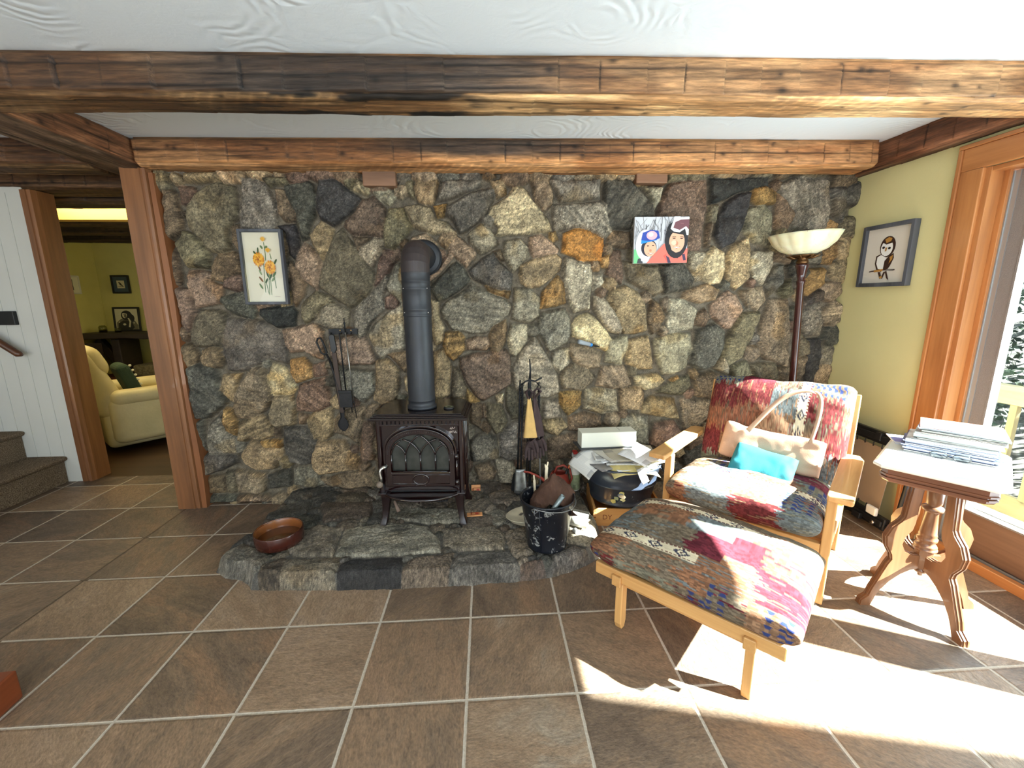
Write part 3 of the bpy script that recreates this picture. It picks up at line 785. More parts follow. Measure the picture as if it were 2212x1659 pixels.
def trace(U, V, stones, warp, seed):
    """signed depth inside the nearest stone and its index on the (U,V) grid; adds small fill stones to open joints"""
    WU = U + warp*(fbm(U*16, V*16, seed, 3)-.5)*2 + warp*.6*(fbm(U*55, V*55, seed+1, 2)-.5)
    WV = V + warp*(fbm(U*16+9, V*16, seed+2, 3)-.5)*2 + warp*.6*(fbm(U*55+5, V*55, seed+3, 2)-.5)
    sd = np.full(U.shape, -1.); ow = np.full(U.shape, -1)
    du = U[0, 1]-U[0, 0]; dv = V[1, 0]-V[0, 0]
    def put(poly, idx):
        p = np.array(poly); pad = .06
        j0, j1 = [int(np.clip((q-U[0, 0])/du, 0, U.shape[1])) for q in (p[:, 0].min()-pad, p[:, 0].max()+pad)]
        i0, i1 = [int(np.clip((q-V[0, 0])/dv, 0, U.shape[0])) for q in (p[:, 1].min()-pad, p[:, 1].max()+pad)]
        if j1 <= j0 or i1 <= i0: return
        x, y = WU[i0:i1, j0:j1], WV[i0:i1, j0:j1]; best = np.full(x.shape, 9.); ins = np.zeros(x.shape, bool)
        for k in range(len(p)):
            a, b = p[k], p[(k+1) % len(p)]; e = b-a
            t = np.clip(((x-a[0])*e[0]+(y-a[1])*e[1])/max(e@e, 1e-9), 0, 1)
            best = np.minimum(best, np.hypot(x-a[0]-t*e[0], y-a[1]-t*e[1]))
            if abs(e[1]) > 1e-9: ins ^= ((a[1] > y) != (b[1] > y)) & (x < (y-a[1])/e[1]*e[0]+a[0])
        s = np.where(ins, best, -best); cur = sd[i0:i1, j0:j1]; m = s > cur
        cur[m] = s[m]; ow[i0:i1, j0:j1][m] = idx
    for i, (c, poly) in enumerate(stones): put(poly, i)
    return sd, ow, put
def stone_colours(stones, U, V, ow, sd, seed, mortar):
    rs = np.random.RandomState(int(seed)+11); n = len(stones)
    base = np.array([PALS[c] for c, _ in stones], float)*np.array((1.02, .98, .91))*rs.uniform(.92, 1.08, (n, 1)) + rs.uniform(-2, 2, (n, 3))
    ang = rs.uniform(0, PI, n); band = rs.uniform(0, 1, n)**1.5
    k = np.maximum(ow, 0)
    ca, sa = np.cos(ang[k]), np.sin(ang[k])
    a, b = U*ca+V*sa, V*ca-U*sa
    c = base[k]
    big = fbm(a*9+k*1.7, b*14, seed+30, 4); bands = fbm(a*7+k, b*70, seed+31, 3)
    sp = vnoise(U*190, V*190, seed+33)*.6 + vnoise(U*95+4, V*95, seed+34)*.4
    f = (.62+.62*big)*(1+(bands-.5)*.75*band[k])*(.58+.8*sp)
    stain = sst(.58, .75, fbm(U*7+k*3, V*7, seed+36, 3))*rs.uniform(0, .6, n)[k]
    c = c*f[..., None]*(1-stain[..., None]*np.array((.05, .16, .34)))
    fleck = (vnoise(U*260, V*260, seed+38) > .80)*rs.uniform(.0, .55, n)[k]
    c = c*(1+fleck[..., None]*.7)
    dk = (vnoise(U*230+7, V*230, seed+39) > .80)*rs.uniform(.1, .6, n)[k]; c = c*(1-dk[..., None]*.6)
    mo = np.array(mortar, float)*(.70+.5*fbm(U*40, V*40, seed+40, 4))[..., None]
    t = sst(-.008, .0, sd)[..., None]
    return lin(np.clip(mo*(1-t)+c*t, 3, 250)), rs
M_STONE = attr_mat('fieldstone', .82, .55, 210, .8, 150, bdist=.007)

# ---- the wall
stones = []
for (ox, oy), sc, txt in TILES:
    for ln in txt.split('\n'):
        c, pts = ln.split('|')
        poly = []
        for q in pts.split():
            a, b = q.split(','); P = at_y(ox+float(a)/sc, oy+float(b)/sc, 1.20); poly.append((P[0], P[2]))
        stones.append((c, poly))
STEP = .0056
ug = np.arange(-1.888, 2.592, STEP); vg = np.arange(-.02, 2.32, STEP)
U, V = np.meshgrid(ug, vg)
sd, ow, put = trace(U, V, stones, .0055, 2.)
rs = np.random.RandomState(5)
for _ in range(420):                                            # pebbles and hidden stones where joints are too open
    k = np.argmin(sd + 0*U); i, j = np.unravel_index(k, sd.shape)
    if sd[i, j] > -.031: break
    r = min(-sd[i, j]*1.25, .12); m = rs.randint(5, 8); a0 = rs.uniform(0, 6)
    if r > .1: r = .1
    poly = [(U[i, j]+r*rs.uniform(.72, 1.1)*math.cos(a0+2*PI*q/m), V[i, j]+r*rs.uniform(.72, 1.1)*math.sin(a0+2*PI*q/m)) for q in range(m)]
    stones.append((rs.choice(list('gdbbomtr')), poly)); put(poly, len(stones)-1)
    sd[i, j] = max(sd[i, j], .001)
#
colr, rs = stone_colours(stones, U, V, ow, sd, 2., (120, 110, 94))
n = len(stones); cen = np.array([np.mean(p, 0) for _, p in stones]); k = np.maximum(ow, 0)
prot = rs.uniform(.045, .085, n); tx, tz = rs.uniform(-.10, .10, n), rs.uniform(-.10, .10, n)
sd = sd + .005; edge = .006+.009*vnoise(U*11, V*11, 6.)
h = prot[k]*(1-np.exp(-np.maximum(sd+.003, 0)/edge)) + sst(0, .03, sd)*((U-cen[k, 0])*tx[k]+(V-cen[k, 1])*tz[k])
h = h + sst(0, .02, sd)*((fbm(U*13+k*5, V*13, 51., 3)-.5)*.028 + (np.abs(fbm(U*8+k*3, V*8, 53., 2)-.5))*.05 - (np.abs(fbm(U*15+k*3, V*15, 54., 2)-.5))*.03)
h = h + (fbm(U*48, V*48, 55., 4)-.5)*.011 + (fbm(U*6, V*6, 57., 2)-.5)*.014*sst(.01, -.01, sd)
h = h + .008*sst(-.012, -.004, sd)*(1-sst(-.004, .003, sd))*vnoise(U*9, V*9, 58.)          # smeared mortar lips
Y = 1.262 - h
P = np.stack([U, Y, V], -1)
P[0, :, 1] = 1.5; P[-1, :, 1] = 1.5; P[:, 0, 1] = 1.5; P[:, -1, 1] = 1.5
tag(grid_obj('wall_back', P, M_STONE, colr), 'rough fieldstone wall with grey mortar', kind='structure')
tag(MB().box((-1.86, 1.36, 0), (2.59, 1.5, CEIL)).build('wall_core', mat('mortar', (120, 112, 98), .9)), kind='structure')
def wall_y(x, z):
    """front surface of the stone wall at (x, z)"""
    j = int(np.clip(round((x-ug[0])/STEP), 1, len(ug)-2)); i = int(np.clip(round((z-vg[0])/STEP), 1, len(vg)-2))
    return float(Y[max(i-4, 1):i+5, max(j-4, 1):j+5].min())

# ---- the hearth
hs = []
for ln in HEARTH.split('\n'):
    c, pts = ln.split('|'); poly = []
    for q in pts.split():
        a, b = q.split(','); p3 = at_z(float(a), float(b), .085); poly.append((p3[0], p3[1]))
    hs.append((c, poly))
OUT = [(-1.355, .42), (-1.29, .375), (-1.17, .335), (-1.09, .262), (-.95, .248), (-.66, .232), (-.38, .222), (-.03, .222), (.24, .235), (.42, .255), (.60, .335), (.70, .42),
       (.76, .62), (.74, 1.30), (-1.33, 1.30), (-1.31, 1.02), (-1.335, .90), (-1.30, .72), (-1.36, .57)]
HS = .0038
hu = np.arange(-1.42, .82, HS); hv = np.arange(.17, 1.30, HS)
U2, V2 = np.meshgrid(hu, hv)
osd, _, _ = trace(U2, V2, [('g', OUT)], .010, 71.)
sd2, ow2, put2 = trace(U2, V2, hs, .0055, 62.)
rs = np.random.RandomState(15)
for _ in range(80):
    q = np.where(osd > .02, sd2, 1.); kk = np.argmin(q); i, j = np.unravel_index(kk, q.shape)
    if q[i, j] > -.022: break
    r = min(-q[i, j]*1.3, .13); m = rs.randint(5, 7); a0 = rs.uniform(0, 6)
    poly = [(U2[i, j]+r*rs.uniform(.75, 1.1)*math.cos(a0+2*PI*t/m), V2[i, j]+r*rs.uniform(.75, 1.1)*math.sin(a0+2*PI*t/m)) for t in range(m)]
    hs.append((rs.choice(list('gdbm')), poly)); put2(poly, len(hs)-1); sd2[i, j] = max(sd2[i, j], .001)
rs = np.random.RandomState(75); n = len(hs); cen2 = np.array([np.mean(p, 0) for _, p in hs]); k = np.maximum(ow2, 0)
tx, tz = rs.uniform(-.02, .02, n), rs.uniform(-.03, .03, n)
hz = .070 + .016*(1-np.exp(-np.maximum(sd2+.002, 0)/.009)) + sst(0, .03, sd2)*((U2-cen2[k, 0])*tx[k]+(V2-cen2[k, 1])*tz[k])
hz = hz + (fbm(U2*14, V2*14, 81., 4)-.5)*.014 + (fbm(U2*55, V2*55, 83., 3)-.5)*.006
drop = sst(-.002, .034, osd)
hz = np.where(osd > -.004, hz*drop**.55, -.01)
col2, rs = stone_colours(hs, U2+hz*.3, V2-hz*1.2, ow2, sd2, 64., (112, 106, 96)); col2 = (col2*.72+col2.mean(-1, keepdims=True)*.28)*.70
keep = osd > -.006
Ph = np.stack([U2, V2, hz], -1)
hearth = grid_obj('stone_hearth', Ph, M_STONE, col2, keep=keep)
tag(hearth, 'low raised hearth of irregular grey stone slabs under the wood stove', 'hearth')
def hearth_z(x, y, r=2, f=np.max):
    j = int(np.clip(round((x-hu[0])/HS), 0, len(hu)-1)); i = int(np.clip(round((y-hv[0])/HS), 0, len(hv)-1))
    return max(0., float(f(hz[max(i-r, 0):i+r+1, max(j-r, 0):j+r+1])))
# ================================================================ SLIDING GLASS DOOR AND OUTSIDE
M_PINE_X = wood('amber pine across', (150, 82, 36), (196, 122, 62), 'x', 9, .38, .2)
M_SCREEN = mat('grey screen frame', (128, 120, 116), .6, var=.12, scale=200, bump=.2, bscale=300)
M_SILVER = mat('silver track', (176, 180, 182), .35, .7)
M_BROWNCLAD = wood('brown door stile', (104, 74, 56), (140, 104, 80), 'z', 8, .5)
M_BROWNCLAD_Y = wood('brown door rail', (104, 74, 56), (140, 104, 80), 'y', 8, .5)
M_GLASS = glass_mat('window glass', (240, 247, 247), .8)
dr = bpy.data.objects.new('door_1', None); link(dr); tag(dr, 'sliding glass door in amber pine casing', kind='structure')
# casing on the room side, mitred board with a back band
for nm, lo, hi in (('casing', (2.568, .45, 0), (2.59, .555, DZ)), ('casing', (2.568, DY0-.105, 0), (2.59, DY0, DZ))):
    MB().box(lo, hi).build(nm, M_PINE, dr, bevel=.004)
MB().box((2.568, DY0-.105, DZ), (2.59, .555, DZ+.11)).build('casing', M_PINE_Y, dr, bevel=.004)
MB().box((2.56, .555, 0), (2.589, .575, DZ+.1095)).build('back_band', M_PINE, dr, bevel=.003)
MB().box((2.56, DY0-.125, DZ+.11), (2.59, .575, DZ+.13)).build('back_band', M_PINE_Y, dr, bevel=.003)
# jamb lining (steps back toward the glass)
j = MB(); j.box((2.586, .425, .03), (2.655, .4515, DZ-.002)); j.box((2.655, .40, .03), (2.672, .449, DZ-.002)); j.box((2.672, .425, .03), (2.76, .449, DZ-.002))
j.build('jamb', M_PINE, dr, bevel=.002)
j = MB(); j.box((2.59, DY0+.001, DZ-.024), (2.76, .425, DZ-.002)); j.build('jamb', M_PINE_Y, dr, bevel=.002)
MB().box((2.59, DY0+.001, .03), (2.76, DY0+.025, DZ-.024)).build('jamb', M_PINE, dr, bevel=.002)
t = MB(); t.box((2.592, DY0, -.02), (2.63, .449, .052)); t.build('threshold', M_PINE_Y, dr, bevel=.004)
t = MB(); t.box((2.63, DY0, -.02), (2.80, .449, .036)); t.box((2.642, DY0, .036), (2.648, .449, .055)); t.box((2.70, DY0, .036), (2.706, .449, .055)); t.build('sill_track', M_SILVER, dr)
def panel(y0, y1, xc, nm):
    p = bpy.data.objects.new(nm, None); link(p, dr); p.location = (0, 0, 0)
    s_, rb, rt = .085, .22, .045; M_BEAD = M_SCREEN
    z0, z1 = .04, DZ-.028
    MB().box((xc-.02, y1-s_, z0), (xc+.02, y1, z1)).build('stile', M_SCREEN, p, bevel=.003)
    MB().box((xc-.02, y0, z0), (xc+.02, y0+s_, z1)).build('stile', M_BROWNCLAD, p, bevel=.003)
    MB().box((xc-.02, y0+s_, z0), (xc+.02, y1-s_, z0+rb)).build('rail', M_BROWNCLAD_Y, p, bevel=.003)
    MB().box((xc-.02, y0+s_, z1-rt), (xc+.02, y1-s_, z1)).build('rail', M_BROWNCLAD_Y, p, bevel=.003)
    b = MB(); e = .009
    for lo, hi in (((y0+s_, z0+rb), (y0+s_+e, z1-rt)), ((y1-s_-e, z0+rb), (y1-s_, z1-rt)), ((y0+s_, z0+rb), (y1-s_, z0+rb+e)), ((y0+s_, z1-rt-e), (y1-s_, z1-rt))):
        b.box((xc-.024, lo[0], lo[1]), (xc+.024, hi[0], hi[1]))
    b.build('glazing_bead', M_BEAD, p)
    MB().box((xc-.003, y0+s_+e, z0+rb+e), (xc+.003, y1-s_-e, z1-rt-e)).build('pane', M_GLASS, p)
    return p
panel(-.742, .397, 2.70, 'fixed_panel')
panel(DY0+.03, -.735, 2.656, 'sliding_panel')
f = MB(); f.box((2.676, .372, .04), (2.682, .40, DZ-.03)); f.box((2.672, .395, .04), (2.69, .423, DZ-.03)); f.build('screen_channel', M_SILVER, dr)

# ---- outside: deck, railing, planting
M_DECK = wood('sunny deck boards', (104, 96, 84), (140, 130, 116), 'y', 8, .7)
dk = MB()
x = 2.80
while x < 4.15: dk.box((x, -5, -.40), (x+.134, 3.2, -.36)); x += .14
tag(dk.build('deck', M_DECK), 'weathered plank deck outside the glass door', 'deck', kind='structure')
M_RAIL = wood('pale railing wood', (168, 154, 126), (200, 186, 156), 'y', 7, .6)
M_RAIL_Z = wood('pale baluster wood', (160, 144, 114), (192, 176, 144), 'z', 7, .6)
rl = thing('deck_railing', 'pale sunlit wooden deck railing outside the glass door', 'railing', (4.1, 0, -.36))
MB().box((-.05, -4.2, .95), (.05, 3.2, 1.09)).build('top_rail', M_RAIL, rl, bevel=.006)
MB().box((-.02, -4.2, .10), (.02, 3.2, .25)).build('bottom_rail', M_RAIL, rl, bevel=.004)
yy = -4.1
k = 0
while yy < 3.1:
    MB().box((-.045, yy, .25), (-.005, yy+.045, .95)).build('baluster', M_RAIL_Z, rl, bevel=.003) if k % 9 else MB().box((-.045, yy-.03, 0), (.045, yy+.06, .95)).build('rail_post', M_RAIL_Z, rl, bevel=.004)
    yy += .17; k += 1
def ground_material():
    m, nt, b = mat_new('leaf litter and gravel'); g = NT(nt)
    P = nt.nodes.new('ShaderNodeTexCoord').outputs['Object']
    c = g.ramp(g.noise(P, 9, 6, .7), [(.3, (44, 48, 40)), (.48, (84, 80, 72)), (.58, (120, 116, 106)), (.7, (190, 184, 174))])
    nt.links.new(c, b.inputs['Base Color']); b.inputs['Roughness'].default_value = .95; return m
X, Yg = np.meshgrid(np.linspace(4.3, 24, 60), np.linspace(-14, 16, 80))
Z = -1.1 + sst(5, 22, X)*2.6 + (fbm(X*.8, Yg*.8, 91., 4)-.5)*.6
tag(grid_obj('ground', np.stack([X, Yg, Z], -1), ground_material()), 'sloping stony ground beyond the deck', kind='structure')
tag(MB().box((2.62, -14, -1.4), (4.3, 16, -.9)).build('ground', ground_material()), 'earth below the deck', kind='structure')
M_LEAF = attr_mat('sunlit foliage', .6, .2, 30, 0)
def leafy(name, loc, R, H, n, seed, label, c0, c1, trunk=True, group=None):
    t = thing(name, label, 'tree' if trunk else 'shrub', loc, group=group)
    rs = np.random.RandomState(seed); mb = MB()
    for i in range(n):
        v = rs.normal(size=3); v /= np.linalg.norm(v); q = rs.uniform(.45, 1.)
        p = Vector((v[0]*R*q, v[1]*R*q, H*.58+v[2]*H*.42*q)); a = Vector(rs.normal(size=3)).normalized(); b = a.orthogonal().normalized()
        s_ = rs.uniform(.10, .2)*R*.4; tt = rs.uniform(0, 1)
        mb.add([p-a*s_, p+b*s_*.5, p+a*s_, p-b*s_*.5], [(0, 1, 2, 3)], tuple(np.array(c0)*(1-tt)+np.array(c1)*tt))
    mb.build('foliage', M_LEAF, t)
    MB().tube([(0, 0, -.3), (.04*R, 0, H*.35), (-.03*R, .02, H*.7)], [.05*R+.02, .04*R+.01, .015], 8).build('trunk' if trunk else 'stem', mat('bark', (84, 72, 60), .9, var=.2), t)
    return t
leafy('leafy_shrub', (6.4, 3.6, -.95), 1.0, 1.9, 700, 1, 'grey green shrub behind the deck railing, nearest the house wall', (34, 46, 34), (84, 98, 78), False)
leafy('leafy_shrub', (9.0, 2.6, -.9), 1.2, 1.7, 700, 2, 'low blue green shrub in the middle of the view through the glass', (40, 54, 52), (88, 102, 98), False)
leafy('leafy_shrub', (9.8, 5.8, -.6), 1.6, 2.6, 900, 3, 'tall dark shrub farthest up the slope outside', (26, 38, 26), (70, 86, 58), False)
leafy('leafy_tree', (13.2, 3.9, -.2), 2.6, 6.5, 1600, 4, 'dark leafy tree beyond the deck', (20, 32, 24), (66, 86, 60))
leafy('leafy_tree', (16.5, 8.6, .4), 3.0, 7.5, 1600, 5, 'big leafy tree at the top of the slope outside', (22, 34, 26), (70, 90, 66))
leafy('leafy_tree', (7.2, .75, -.9), 1.9, 5.6, 4200, 6, 'unseen tree added close to the deck to shade its railing', (24, 36, 24), (72, 90, 60))  # out-of-view canopy put in to darken the sunlit deck and railing
# unseen slab on posts, added to keep the sun off the near floor
P1 = Vector((.398, -.431, 0)) ; P2 = Vector((1.711, -.725, 0))
dv = Vector((P2-P1)).normalized(); up6 = Vector((math.cos(math.radians(25.5))*math.cos(math.radians(38)), -math.sin(math.radians(25.5))*math.cos(math.radians(38)), math.sin(math.radians(38))))*5.6
A, B = P1+up6-dv*1.9, P2+up6+dv*3.2
pr = bpy.data.objects.new('sun_blocker', None); link(pr); tag(pr, 'unseen slab added beside the deck to block the sun', 'light blocker', kind='structure')
nrm = Vector((dv.y, -dv.x, 0)); nrm = nrm if nrm.y < 0 else -nrm
q = [A, B, B+nrm*3, A+nrm*3]
MB().prism([(p.x, p.y) for p in q], A.z, A.z+.12, 'z').build('blocker_slab', mat('blocker brown', (92, 78, 66), .9), pr)
for p in (A+nrm*.4+dv*.4, B+nrm*.4-dv*.4, A+nrm*2.6+dv*.4, B+nrm*2.6-dv*.4):
    MB().box((p.x-.07, p.y-.07, -1.2), (p.x+.07, p.y+.07, A.z)).build('blocker_post', M_RAIL_Z, pr)
# ================================================================ WOOD STOVE AND PIPE
def enamel():
    m, nt, b = mat_new('majolica brown enamel')
    b.inputs['Base Color'].default_value = rgba((27, 8, 8)); b.inputs['Roughness'].default_value = .14
    b.inputs['Specular IOR Level'].default_value = .6; b.inputs['Coat Weight'].default_value = .6; b.inputs['Coat Roughness'].default_value = .06
    return m
M_ENAMEL = enamel()
M_LEGE = mat('maroon enamel leg', (28, 11, 11), .35)
M_ENTOP = mat('dark enamel top', (26, 15, 14), .2, coat=.3)
SX, SY = -.303, .70
SZ = .082
stove = thing('wood_stove', 'dark maroon enamelled wood stove with arched glass door on the hearth', 'wood stove', (SX, SY, SZ), -.055); stove.scale = (.985, 1, 1.055)
# frame: x across, y back (front face y=0), z up
bw, bd, z0, z1 = .253, .36, .195, .615
b = MB(); b.box((-bw, .012, z0), (bw, bd, z1)); b.build('body', M_ENAMEL, stove, bevel=.006)
for sx in (-1, 1):                                         # fluted front corners
    c = MB()
    c.prism([(sx*(bw-.028), .002), (sx*(bw-.02), -.006), (sx*(bw-.004), -.006), (sx*(bw+.004), .002), (sx*(bw+.004), .03), (sx*(bw-.028), .03)], z0, z1, 'z')
    for k in range(3): c.tube([(sx*(bw+.006), .05+k*.05, z0+.02), (sx*(bw+.006), .05+k*.05, z1-.02)], .007, 8)
    c.build('corner_post', M_ENAMEL, stove, bevel=.002)
tp = MB()                                                  # stepped top plate
for k, (e, za, zb) in enumerate(((.034, .615, .629), (.022, .629, .636), (.010, .636, .642), (-.004, .642, .647))):
    tp.prism([(-bw-e, -.02-e*.4+.006*k), (bw+e, -.02-e*.4+.006*k), (bw+e, .30), (bw+e-.03, bd+.012), (-bw-e+.03, bd+.012), (-bw-e, .30)], za, zb, 'z')
tp.build('top_plate', M_ENTOP, stove, bevel=.002)
dn = MB()
for k in range(19):
    x = -.222+k*.444/18; dn.box((x-.008, -.006, .588), (x+.008, .014, .611))
dn.box((-.232, -.003, .578), (.232, .014, .588)); dn.build('dentil_moulding', M_ENAMEL, stove, bevel=.0015)
def arch(hw, zb, zs, rise, n=28):
    """arched outline: straight sides to zs then a flattened arch of given rise"""
    pts = [(-hw, zb), (hw, zb)]
    for i in range(n+1):
        a = PI*i/n; pts.append((hw*math.cos(a), zs+rise*abs(math.sin(a))**.82))
    return pts
def ring(mb, outer, inner, y0, y1):
    n = len(outer); vs = []
    for y in (y0, y1):
        for p in outer: vs.append((p[0], y, p[1]))
        for p in inner: vs.append((p[0], y, p[1]))
    fs = []
    for i in range(n):
        j = (i+1) % n
        fs += [(i, j, n+j, n+i), (2*n+j, 2*n+i, 3*n+i, 3*n+j), (j, i, 2*n+i, 2*n+j), (n+i, n+j, 3*n+j, 3*n+i)]
    mb.add(vs, fs, None, False)
fr = MB(); ring(fr, arch(.218, .24, .42, .165), arch(.205, .252, .42, .152), -.014, .014); fr.build('arch_moulding', M_ENAMEL, stove, bevel=.004)
door = bpy.data.objects.new('door', None); link(door, stove)
db = MB(); ring(db, arch(.203, .232, .418, .150), arch(.173, .318, .418, .118), -.020, .012)
db.box((-.2, -.018, .236), (.2, .012, .318)); db.build('door_frame', M_ENAMEL, door, bevel=.003)
MB().prism(arch(.175, .314, .418, .120), .004, .010, 'y').build('glass', mat('sooty glass', (54, 56, 52), .15, var=.45, scale=9, coat=.3), door)
tr = MB()                                                  # gothic tracery
def seg(p, q, bulge, n=10):
    p, q = Vector((p[0], 0, p[1])), Vector((q[0], 0, q[1])); d = q-p; nn = Vector((-d.z, 0, d.x)).normalized()
    return [(p + d*(i/n) + nn*(bulge*4*(i/n)*(1-i/n))) for i in range(n+1)]
zb, zs = .320, .418
for xx in (-.088, 0., .088): tr.tube([(xx, -.008, zb), (xx, -.008, zs)], .0045, 8)
def arc2(x0, x1, zt, bl): return [(v.x, -.008, v.z) for v in seg((x0, zs), (x1, zt), bl)]
for s_ in (-1, 1):
    tr.tube(arc2(s_*.088, s_*.004, .528, s_*-.014), .0045, 8); tr.tube(arc2(0, s_*.1, .505, s_*.018), .0045, 8)
    tr.tube(arc2(s_*.088, s_*.150, .478, s_*.012), .0045, 8)
    tr.tube(arc2(s_*.172, s_*.112, .498, s_*-.012), .0045, 8) ; tr.tube([(s_*.171, -.008, zb), (s_*.171, -.008, zs)], .004, 8)
tr.tube([(-.172, -.010, zb-.002), (.172, -.010, zb-.002)], .005, 8); tr.build('tracery', M_ENAMEL, door)
pn = MB(); pn.tube([(-.17, -.019, .302), (.17, -.019, .302), (.17, -.019, .250), (-.17, -.019, .250)], .003, 6, closed=True)
ov = [(.046*math.cos(2*PI*i/28), -.021, .276+.030*math.sin(2*PI*i/28)) for i in range(28)]
pn.tube(ov, .005, 8, closed=True)
for sx in (-.026, .026): pn.tube([(sx+.008*math.cos(t), -.02, .247+.006*math.sin(t)) for t in np.linspace(0, 5.2, 10)], .0022, 6)
pn.build('door_relief', M_ENAMEL, door)
pb = MB()                                                  # beaded rim of the arch
o_ = arch(.188, .25, .418, .134, 46)[2:]
for p, q in zip(o_[:-1], o_[1:]): pb.ball(((p[0]+q[0])/2, -.021, (p[1]+q[1])/2), .0028, 4)
pb.build('beaded_rim', M_ENAMEL, door)
hg = MB()
for zz in (.255, .405):
    hg.tube([(.214, -.016, zz-.014), (.214, -.016, zz+.014)], .011, 10); hg.box((.2, -.014, zz-.008), (.228, .01, zz+.008))
hg.tube([(.214, -.012, .27), (.214, -.012, .39)], .006, 8); hg.build('hinge', M_ENAMEL, stove)
# spring handle with a wooden knob
hd = bpy.data.objects.new('door_handle', None); link(hd, stove)
MB().tube([(-.198, -.022, .352), (-.214, -.034, .354), (-.228, -.046, .345), (-.232, -.05, .325), (-.228, -.05, .30), (-.222, -.05, .275)], [.011, .012, .009, .0085, .009, .010], 10).build('lever', M_CHROME, hd)
MB().ball((-.236, -.055, .262), .019, 10).build('knob', mat('worn wooden knob', (128, 112, 98), .5, var=.2), hd)
# ash lip
lip = MB(); n = 24; top = []
for i in range(n+1):
    x = -.222+.444*i/n; top.append((x, -.012-.088*(1-abs(x/.222)**2.6)))
pl = [(-.222, .012)] + top + [(.222, .012)]
lip.prism(pl, .176, .188, 'z'); lip.tube([(x, y-.002, .186) for x, y in top], .008, 8)
lip.box((-.262, -.03, .188), (-.212, .02, .197)); lip.box((.212, -.03, .188), (.262, .02, .197)); lip.build('ash_lip', M_ENAMEL, stove, bevel=.002)
MB().tube([(0, -.098, .188), (0, -.103, .17)], .005, 6).build('lip_catch', M_ENAMEL, stove)
MB().box((-.235, .02, .150), (.235, .33, .195)).build('base', M_BLACKIRON, stove, bevel=.004)
gr = MB()
for k in range(26): gr.box((-.145+k*.0112, -.012, .138), (-.145+k*.0112+.006, .03, .172))
gr.box((-.155, .0, .132), (.15, .04, .140)); gr.box((-.155, .01, .14), (.15, .05, .174)); gr.build('grate', M_BLACKIRON, stove)
MB().tube([(-.165, -.02, .148), (-.135, -.05, .098)], [.009, .011], 10).build('damper_knob', mat('greyed wood handle', (120, 100, 88), .7, var=.2), stove)
for sx in (-1, 1):
    for yy, lean in ((.02, -.028), (.30, .03)):
        lg = MB(); X0 = sx*.222
        ring_ = []
        prof = [(0, .19, .030, .028), (0, .16, .027, .026), (.15, .10, .021, .021), (.4, .045, .018, .018), (.7, .016, .020, .022), (.85, .0, .023, .025)]
        vs = []
        for t_, z_, hx, hy in prof:
            cx, cy = X0+sx*.028*t_, yy+lean*t_; vs += [(cx-hx, cy-hy, z_), (cx+hx, cy-hy, z_), (cx+hx, cy+hy, z_), (cx-hx, cy+hy, z_)]
        fs = [(0, 1, 2, 3), tuple(range(len(vs)-1, len(vs)-5, -1))]
        for i in range(len(prof)-1):
            for q in range(4): fs.append((4*i+q, 4*i+(q+1) % 4, 4*i+4+(q+1) % 4, 4*i+4+q))
        lg.add(vs, fs, None, True); lg.build('leg', M_LEGE, stove, bevel=.004)
tx_ = bpy.data.curves.new('lettering', 'FONT'); tx_.body = 'JØTUL'; tx_.size = .017; tx_.extrude = .0012; tx_.align_x = 'CENTER'
def text_mesh(cu, name, mt, parent, M):
    o = bpy.data.objects.new('tmp', cu); COL.objects.link(o); bpy.context.view_layer.update()
    me = bpy.data.meshes.new_from_object(o.evaluated_get(bpy.context.evaluated_depsgraph_get())); bpy.data.objects.remove(o)
    me.materials.clear(); me.materials.append(mt); me.transform(M); r_ = bpy.data.objects.new(name, me); link(r_, parent); return r_
M_LETTER = mat('pale letters', (190, 176, 168), .35)
pq = bpy.data.objects.new('maker_plate', None); link(pq, stove)
text_mesh(tx_, 'lettering', M_LETTER, pq, Matrix.Translation((.196, .0105, .535)) @ Matrix.Rotation(PI/2, 4, 'X'))
sc_ = MB(); pts = [(.178+.004*i, .009, .558+.004*math.sin(i*1.9)+.001*i) for i in range(9)]; sc_.tube(pts, .0012, 5)
sc_.tube([(.182, .009, .556), (.184, .009, .568)], .0012, 5); sc_.tube([(.190, .009, .556), (.192, .009, .570)], .0012, 5); sc_.build('script_mark', M_LETTER, pq)
# magnetic thermometer on the top plate
th = thing('stove_thermometer', 'small round black thermometer lying on the stove top', 'thermometer', (SX+.165, SY+.115, SZ+.6472*1.055))
MB().lathe([(0, 0), (.031, 0), (.032, .004), (.029, .010), (.0, .011)], n=28).build('dial_case', M_BLACKPLASTIC, th)
MB().lathe([(.012, .0112), (.024, .0112)], n=28, cap=False).build('dial', mat('green dial ring', (120, 126, 96), .3), th)
# ---- pipe
M_PIPE = mat('matte black stovepipe', (48, 50, 55), .48, .25, var=.12, scale=14, bump=.05, bscale=200)
pipe = thing('stovepipe', 'matte black stovepipe rising from the stove and elbowing into the stone wall', 'stovepipe', (-.303, .855, SZ+.6472*1.055)); pipe.scale = (1, 1, .968)
R = .079
prof = [(R-.006, 0), (R+.008, .002), (R+.008, .016), (R, .020), (R, .05), (R+.003, .053), (R+.003, .058), (R, .061)]
MB().lathe(prof + [(R, .40), (R, .57)], n=40, cap=False).build('lower_pipe', M_PIPE, pipe)
up = [(R+.0015, .565), (R+.004, .570), (R+.0015, .576), (R+.0015, .60), (R+.004, .604), (R+.0015, .61), (R+.0015, .72), (R+.004, .724), (R+.0015, .73), (R+.0015, .765), (R+.004, .768), (R+.0015, .772), (R+.0015, .815), (R+.003, .82)]
MB().lathe(up, n=40, cap=False).build('upper_pipe', M_PIPE, pipe)
el = MB(); cs = []
